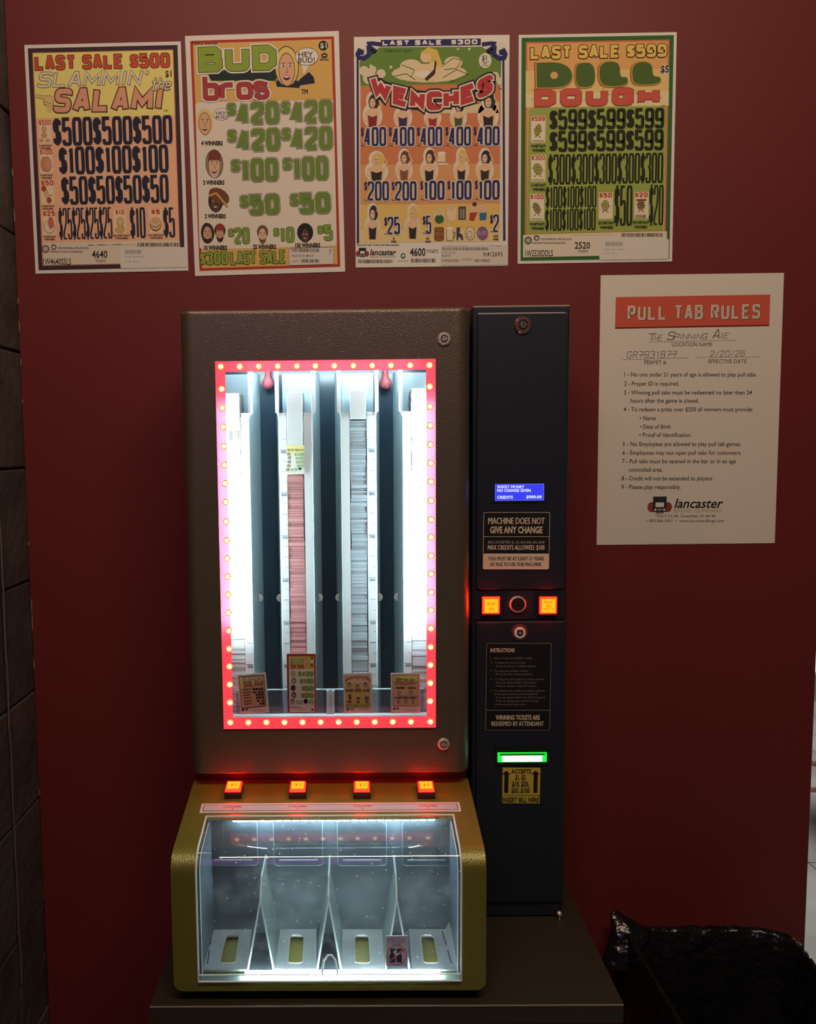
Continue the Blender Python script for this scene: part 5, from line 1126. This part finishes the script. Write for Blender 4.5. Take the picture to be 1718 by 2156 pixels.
k = len(mb.v); mb.v += s.mb.v; mb.f += [tuple(i + k for i in f) for f in s.mb.f]; mb.m += [mb.mi(s.mb.mats[i]) for i in s.mb.m]; s.mb = MB()
o = mb.build('column_strip', tr_o); o['label'] = 'white strip naming the four columns'
for i, (px, t) in enumerate(((493, '$ 1'), (627.5, '$ 1'), (762, '$ 1'), (896.5, '$ 5'))):
    c = onslope(px, 1671, 0); ey = Vector((0, sl.y, sl.z))
    button('price_button', c, EX, ey, sn, .0118, .0118, [(t, -.35, .4, -.25, .5)], tr_o, depth=.014)
# sample tickets standing on the ledge behind the pane
TG = 'sample tickets behind the window'
def sample(corners, crop, sc, label):
    s = Sheet(corners, crop, sc, p0=(0, -.2335, 0)); s.lab = label; return s
def done(s): 
    b = s.mb; s.mb = MB(); s.base('sample_ticket', s.lab, 'ticket', TG, paper=(226, 216, 206), thick=.0006)
    s.mb = b; s.part('ticket_print')
C3 = (440, 1140); S3 = 5.135
s = sample([(499, 1421), (559.5, 1415.5), (506, 1504), (567, 1500)], C3, S3, 'tilted sample ticket with dark framed pink price list, in front of the first column')
s.poly([(322, 1460), (595, 1440), (620, 1780), (350, 1812)], (60, 36, 36), 1); s.poly([(330, 1470), (588, 1450), (612, 1772), (356, 1802)], (226, 166, 130), 2); s.poly([(330, 1470), (588, 1450), (594, 1570), (340, 1592)], (232, 206, 140), 3)
s.block("SLAMMIN'", 352, 1465, 585, 1510, (226, 216, 190), .16, 5, (((70, 50, 44), .35),), shear=.2); s.block('SALAMI', 370, 1510, 580, 1568, (214, 120, 90), .28, 6, (((84, 34, 40), .5),), shear=.15)
for i, (t, x, y) in enumerate((('$500', 470, 1595), ('$100', 480, 1628), ('$50', 505, 1656), ('$25', 508, 1688), ('$10', 520, 1722), ('$5', 548, 1752))):
    s.block(t, x, y - 14, 590 + i * 3, y + 12, (50, 36, 38), .34, 5, gap=.1); s.rect(362 + i * 3, y - 4, 458 + i * 3, y + 2, (120, 76, 64), 5); s.rect(366 + i * 3, y + 7, 430 + i * 3, y + 12, (120, 76, 64), 5)
s.ell(368, 1822, 14, 14, (84, 60, 58), 5); s.ell(408, 1818, 12, 12, (84, 60, 58), 5); s.text('1570662', 480, 1838, 605, 24, (180, 140, 140), 5)
done(s)
s = sample([(604, 1377), (665, 1376), (605.5, 1500), (666, 1500)], C3, S3, 'tall sample ticket with red border and green prize amounts, in front of the second column')
s.rect(845, 1215, 1155, 1848, (168, 56, 46), 1); s.rect(866, 1242, 1140, 1820, (222, 170, 84), 2); s.rect(868, 1380, 1138, 1845, (226, 212, 196), 3)
s.block('BUD', 880, 1258, 1030, 1318, (150, 166, 70), .34, 5, (((224, 216, 196), .5),)); s.block('bros', 890, 1310, 1025, 1372, (150, 56, 66), .32, 7); s.ell(1062, 1320, 24, 42, (214, 186, 120), 5); s.ell(1060, 1330, 15, 26, (206, 160, 128), 6); s.ell(1112, 1300, 18, 14, (224, 218, 206), 5); s.ell(1114, 1258, 12, 12, (60, 44, 34), 5); s.poly([(1095, 1345), (1110, 1320), (1128, 1345)], (40, 44, 54), 5)
for i, (t, x) in enumerate((('$420', 965), ('$100', 985), ('$50', 1005), ('$20', 1000))):
    y = 1405 + i * 78; s.block(t, x, y, 1128, y + 52, (140, 156, 76), .36, 5, (((70, 84, 44), .3),), gap=.1)
    s.ell(910 + (8 if i % 2 else 0), y + 22, 26, 34, ((190, 160, 110), (130, 100, 80), (70, 52, 46), (90, 56, 50))[i], 5); s.ell(910 + (8 if i % 2 else 0), y + 26, 14, 22, ((206, 160, 128), (206, 170, 140), (80, 58, 48), (190, 140, 110))[i], 6)
s.ell(905, 1730, 22, 30, (110, 84, 62), 5); s.ell(905, 1735, 13, 20, (214, 170, 140), 6); s.block('$10', 948, 1712, 1012, 1760, (140, 156, 76), .34, 5, gap=.1); s.ell(1046, 1728, 24, 26, (40, 36, 42), 5); s.block('$5', 1082, 1710, 1130, 1755, (140, 156, 76), .34, 5, gap=.1)
s.text('$300 LAST SALE', 876, 1798, 985, 12, (60, 50, 46), 5, .03); s.text('10279', 960, 1830, 1050, 18, (180, 150, 140), 5); s.ell(1118, 1818, 12, 12, (60, 50, 46), 5)
done(s)
C4 = (690, 1140)
s = sample([(722, 1418), (783, 1416), (725, 1502), (785, 1501)], C4, S3, 'sample ticket with curved pink title on yellow, in front of the third column')
s.rect(188, 1445, 462, 1800, (222, 180, 100), 1); s.ell(325, 1510, 138, 62, (120, 96, 58), 2); s.ell(325, 1525, 130, 55, (226, 190, 140), 3); s.rect(196, 1530, 458, 1625, (224, 170, 118), 4)
s.block('WENCHES', 205, 1468, 445, 1502, (190, 90, 90), .34, 6, (((224, 204, 180), .4),), warp=lambda t: .5 * (1 - (2 * t - 1) ** 2))
for x, y, c in ((232, 1548, (90, 56, 46)), (322, 1570, (110, 66, 50)), (410, 1548, (80, 50, 46))): s.ell(x, y, 18, 26, c, 5); s.ell(x, y + 6, 9, 14, (224, 190, 156), 6)
for t, x0, x1 in (('$400', 195, 272), ('$200', 288, 362), ('$100', 382, 455)): s.block(t, x0, 1596, x1, 1622, (60, 44, 60), .34, 6, gap=.1)
s.ell(240, 1680, 16, 34, (110, 70, 56), 5); s.ell(330, 1695, 22, 14, (130, 90, 70), 5); s.ell(420, 1692, 26, 22, (120, 100, 132), 5)
for t, x0, x1 in (('$25', 208, 258), ('$5', 312, 345), ('$2', 408, 440)): s.block(t, x0, 1720, x1, 1746, (80, 56, 56), .34, 6, gap=.1)
s.rect(196, 1758, 464, 1790, (150, 140, 70), 4); s.block('4600 TICKETS', 205, 1763, 455, 1786, (210, 190, 120), .3, 6, gap=.2); s.text('$1', 200, 1825, 232, 26, (60, 44, 40), 5, .05); s.ring(246, 1800, 282, 1822, .0006, (60, 44, 40), 5, r=.001); s.text('1570662', 340, 1820, 455, 20, (190, 150, 120), 5)
done(s)
s = sample([(822, 1417), (885, 1417), (824, 1502), (885, 1501)], C4, S3, 'sample ticket with green and pink title, in front of the fourth column')
s.rect(702, 1440, 985, 1782, (196, 110, 84), 1); s.rect(712, 1450, 975, 1772, (228, 180, 140), 2); s.rect(712, 1450, 975, 1510, (230, 206, 120), 3)
s.block('DILL', 735, 1470, 950, 1510, (136, 150, 66), .42, 5, (((216, 180, 90), .3),), gap=.12); s.block('DOUGH', 728, 1514, 960, 1550, (206, 110, 96), .28, 5, (((130, 60, 54), .2),), gap=.2)
for t, x0, x1, y in (('$599', 735, 832, 1570), ('$300', 862, 955, 1570), ('$100', 725, 800, 1676), ('$50', 812, 876, 1676), ('$20', 888, 960, 1676)): s.block(t, x0, y, x1, y + 24, (90, 50, 44), .32, 5, gap=.1)
for x, y in ((770, 1635), (898, 1632), (765, 1730), (845, 1728), (922, 1728)): s.ell(x, y, 20, 26, (140, 100, 76), 5); s.ell(x, y, 16, 22, (186, 150, 110), 6)
for q in (((716, 1665), (970, 1665)), ((845, 1605), (845, 1665)), ((805, 1668), (805, 1765)), ((882, 1668), (882, 1765))): s.line(q, .0003, (170, 110, 90), 5)
s.ell(722, 1806, 14, 14, (110, 70, 64), 5); s.ell(758, 1804, 12, 12, (110, 70, 64), 5); s.text('3230667', 840, 1836, 960, 20, (200, 150, 140), 5)
done(s)
# tickets leaning face out on the stacks
s = Sheet([(603.5, 938), (641, 937), (604.5, 999), (641, 998)], (440, 740), 5.388, p0=(0, YS - .0008, Z(622, 999, YS)), n=(0, 1, 0.02))
s.rect(883, 1062, 1082, 1150, (236, 226, 150), 1); s.rect(884, 1150, 1082, 1395, (230, 228, 220), 1)
for x, y in ((905, 1165), (912, 1205), (910, 1252), (905, 1296), (895, 1340)): s.ell(x, y, 20, 17, (90, 90, 84), 3); s.ell(x, y, 10, 9, (214, 190, 160), 4)
for i in range(4): s.block('$420', 970 + i * 10, 1152 + i * 43, 1078, 1185 + i * 43, (120, 180, 96), .36, 3, gap=.1)
s.block('$10', 930, 1325, 1000, 1355, (120, 180, 96), .36, 3, gap=.1); s.ell(1032, 1330, 20, 14, (40, 60, 50), 3); s.text('BUD BROS', 890, 1130, 1075, 22, (110, 120, 70), 3, .02); s.rect(905, 1366, 985, 1370, (140, 138, 130), 3)
b = s.mb; s.mb = MB(); s.base('loose_ticket', 'white and yellow ticket with green amounts leaning on top of the pink stack', 'ticket', paper=(230, 228, 220), thick=.0005); s.mb = b; s.part('ticket_print')
s = Sheet([(480, 890), (506, 890), (481, 932), (506, 932)], (440, 740), 5.388, p0=(0, YS - .0012, Z(493, 932, YS)), n=(0, 1, 0.02))
s.rect(222, 820, 352, 895, (150, 148, 90), 1); s.rect(222, 818, 352, 824, (14, 14, 12), 2); s.rect(226, 900, 350, 1020, (100, 80, 64), 1); s.block('SALAMI', 226, 845, 346, 888, (30, 30, 20), .24, 3, shear=.1); s.rect(228, 902, 270, 1010, (14, 13, 12), 2)
for i, t in enumerate(('$500', '$100', '$50', '$25', '$10')): s.block(t, 282 + i * 8, 904 + i * 22, 346, 920 + i * 22, (8, 8, 8), .34, 3, gap=.1)
b = s.mb; s.mb = MB(); s.base('loose_ticket', 'small ticket with a dark price list leaning on the white stack in the first column', 'ticket', paper=(228, 222, 212), thick=.0005); s.mb = b; s.part('ticket_print')

# ================================================================ stand, bin, stool
m_top = mat('black_laminate', (0.034, 0.028, 0.016), 0.5, bump=(400, .2, .0008)); m_tedge = mat('laminate_edge_glint', (0.42, 0.36, 0.26), 0.35, .3); m_body = mat('dark_stand_panel', (0.012, 0.011, 0.010), 0.5)
yS = -.405; xs0 = atz(315, 2119, ZS).x; xs1 = atz(1313, 2114, ZS).x; yS = atz(1000, 2116.5, ZS).y
st = empty('display_stand', ((xs0 + xs1) / 2, (yS - .02) / 2, 0)); tag(st, 'black stand carrying the ticket dispenser, with a pale highlight line on its front edge', 'stand')
mb = MB(); mb.box(xs0, xs1, yS + .001, -.001, ZS - .028, ZS, m_top); mb.build('table_top', st)
mb = MB(); mb.box(xs0, xs1, yS, yS + .001, ZS - .0022, ZS + .0002, m_tedge); mb.build('front_edge_glint', st, bevel=.0004)  # pale strip drawn in as the highlight of the front edge
mb = MB(); mb.box(xs0 + .02, xs1 - .02, yS + .03, -.004, .07, ZS - .0285, m_body); mb.build('stand_body', st, bevel=.002)
mb = MB(); mb.box(xs0 + .05, xs1 - .05, yS + .07, -.02, 0.0, .069, m_body); mb.build('plinth', st)
# bin with a black bag turned over its rim
zr = 0.615
m_bag = mat('black_bin_bag', (0.010, 0.010, 0.010), 0.22, spec=0.6, bump=(38, 0.9, 0.012)); m_bin = mat('black_bin_plastic', (0.012, 0.012, 0.012), 0.5)
def rimpt(px, py): return atz(px, py, zr)
BLc = rimpt(1292, 1936); BRc = rimpt(1600, 1945); bx0 = max(BLc.x, 0); yb_ = -.035
FLx = rimpt(1420, 2156); R2 = rimpt(1718, 2085)
bx1 = R2.x + .02
fy = -.47
_t = (fy - BRc.y) / (R2.y - BRc.y); fx1 = BRc.x + (R2.x - BRc.x) * _t
corner = [(bx0 + .005, yb_ - .01), (BRc.x + .055, yb_ - .015), (fx1, fy), (bx0 + .012, fy)]
def rim(scale, z, wob=0.0, seed=1, n=18, rad=.085, dip=0.0):
    r_ = random.Random(seed); cx = sum(p[0] for p in corner) / 4; cy = sum(p[1] for p in corner) / 4; out = []
    for k in range(4):
        p, a, b = [Vector((corner[q % 4][0], corner[q % 4][1])) for q in (k, k - 1, k + 1)]
        rr = rad * (1.0 if k == 1 else .45)
        p0, p2 = p + (a - p).normalized() * rr, p + (b - p).normalized() * rr
        for t in [i / 7 for i in range(8)]: out.append(p0 * (1 - t) ** 2 + p * 2 * t * (1 - t) + p2 * t * t)
        nx = Vector((corner[(k + 1) % 4][0], corner[(k + 1) % 4][1])); q0 = p2; q1 = nx + (p - nx).normalized() * (rad * (1.0 if (k + 1) % 4 == 1 else .45))
        for t in [(i + 1) / (n + 1) for i in range(n)]: out.append(q0.lerp(q1, t))
    return [(cx + (p.x - cx) * scale + wob * r_.uniform(-1, 1), cy + (p.y - cy) * scale + wob * r_.uniform(-1, 1), z + wob * 1.4 * r_.uniform(-1, 1)) for p in out]
def loft(mb, rings, m, cap0=False, cap1=False):
    n = len(rings[0]); vs = [p for r in rings for p in r]; fs = []
    for k in range(len(rings) - 1): fs += [(k * n + i, k * n + (i + 1) % n, (k + 1) * n + (i + 1) % n, (k + 1) * n + i) for i in range(n)]
    if cap0: fs.append(tuple(reversed(range(n))))
    if cap1: fs.append(tuple((len(rings) - 1) * n + i for i in range(n)))
    mb.add(vs, fs, m)
cx = (bx0 + bx1) / 2
bn = empty('trash_bin', (cx, (yb_ + fy) / 2, 0)); tag(bn, 'black trash bin lined with a shiny black bag, on the floor beside the stand', 'bin')
mb = MB(); loft(mb, [rim(.80, 0), rim(.94, zr - .012)], m_bin, True, False); mb.build('bin_body', bn, smooth=True)
mb = MB()
loft(mb, [rim(.985, zr - .20, .003, 2), rim(.99, zr - .15, .0035, 3), rim(.985, zr - .09, .0035, 4), rim(.975, zr - .04, .0025, 5), rim(.975, zr - .008, .0018, 6), rim(.955, zr + .004, .0018, 7), rim(.925, zr - .004, .002, 8), rim(.90, zr - .035, .0035, 9), rim(.88, zr - .10, .007, 10), rim(.85, zr - .22, .008, 11), rim(.80, zr - .38, .008, 12), rim(.5, zr - .44, .012, 13)], m_bag, False, True)
# peak of the bag where it is pulled up at the back corner by the wall
bg = mb.build('bin_bag', bn, smooth=True)
pk = at(1283, 1917, -.03)
mb = MB(); c0 = Vector((bx0 + .01, yb_ - .02, zr - .02))
loft(mb, [[(c0.x + .045 * math.cos(g) , c0.y - .012 + .022 * math.sin(g), zr - .06) for g in [i * math.pi / 6 for i in range(12)]], [(c0.x + .01 + .035 * math.cos(g), c0.y - .008 + .016 * math.sin(g), zr + .0) for g in [i * math.pi / 6 for i in range(12)]], [(pk.x + .012 + .012 * math.cos(g), pk.y - .006 + .005 * math.sin(g), pk.z - .004) for g in [i * math.pi / 6 for i in range(12)]], [(pk.x + .008 + .003 * math.cos(g), pk.y - .006 + .002 * math.sin(g), pk.z + .004) for g in [i * math.pi / 6 for i in range(12)]]], m_bag, False, True)
mb.build('bag_corner', bn, smooth=True)
# stool in the room beyond
Ys = 1.5
def far(px, py): return at(px, py, Ys)
so = empty('bar_stool', (far(1717, 1600).x + .17, Ys + .16, 0)); tag(so, 'stool with white seat and pink rungs standing on the grey floor past the wall end', 'stool')
x0 = far(1715.5, 1450).x; zs0, zs1 = far(1717, 1481).z, far(1717, 1412).z
mb = MB(); mb.box(x0, x0 + .34, Ys, Ys + .34, zs0, zs1, mat('white_seat_pad', (.75, .72, .7), .5)); mb.build('seat', so, bevel=.02)
m_pole = mat('dark_metal_leg', (.05, .035, .03), .4); m_leg = mat('pink_lacquered_metal', (.62, .30, .30), .35)
for dx in (.055, .32):
    for dy in (.02, .32):
        mb = MB(); mb.tube([(x0 + dx, Ys + dy, zs0), (x0 + dx + (.012 if dx > .1 else -.004), Ys + dy, 0)], .011, m_pole, 10); mb.build('leg', so)
for py in (1612, 1667):
    z = far(1714, py).z; mb = MB(); mb.tube([(far(1709 if py < 1640 else 1706, py).x + .012, Ys + .018, z), (x0 + .33, Ys + .018, z)], .010, m_leg, 10); mb.build('rung', so)
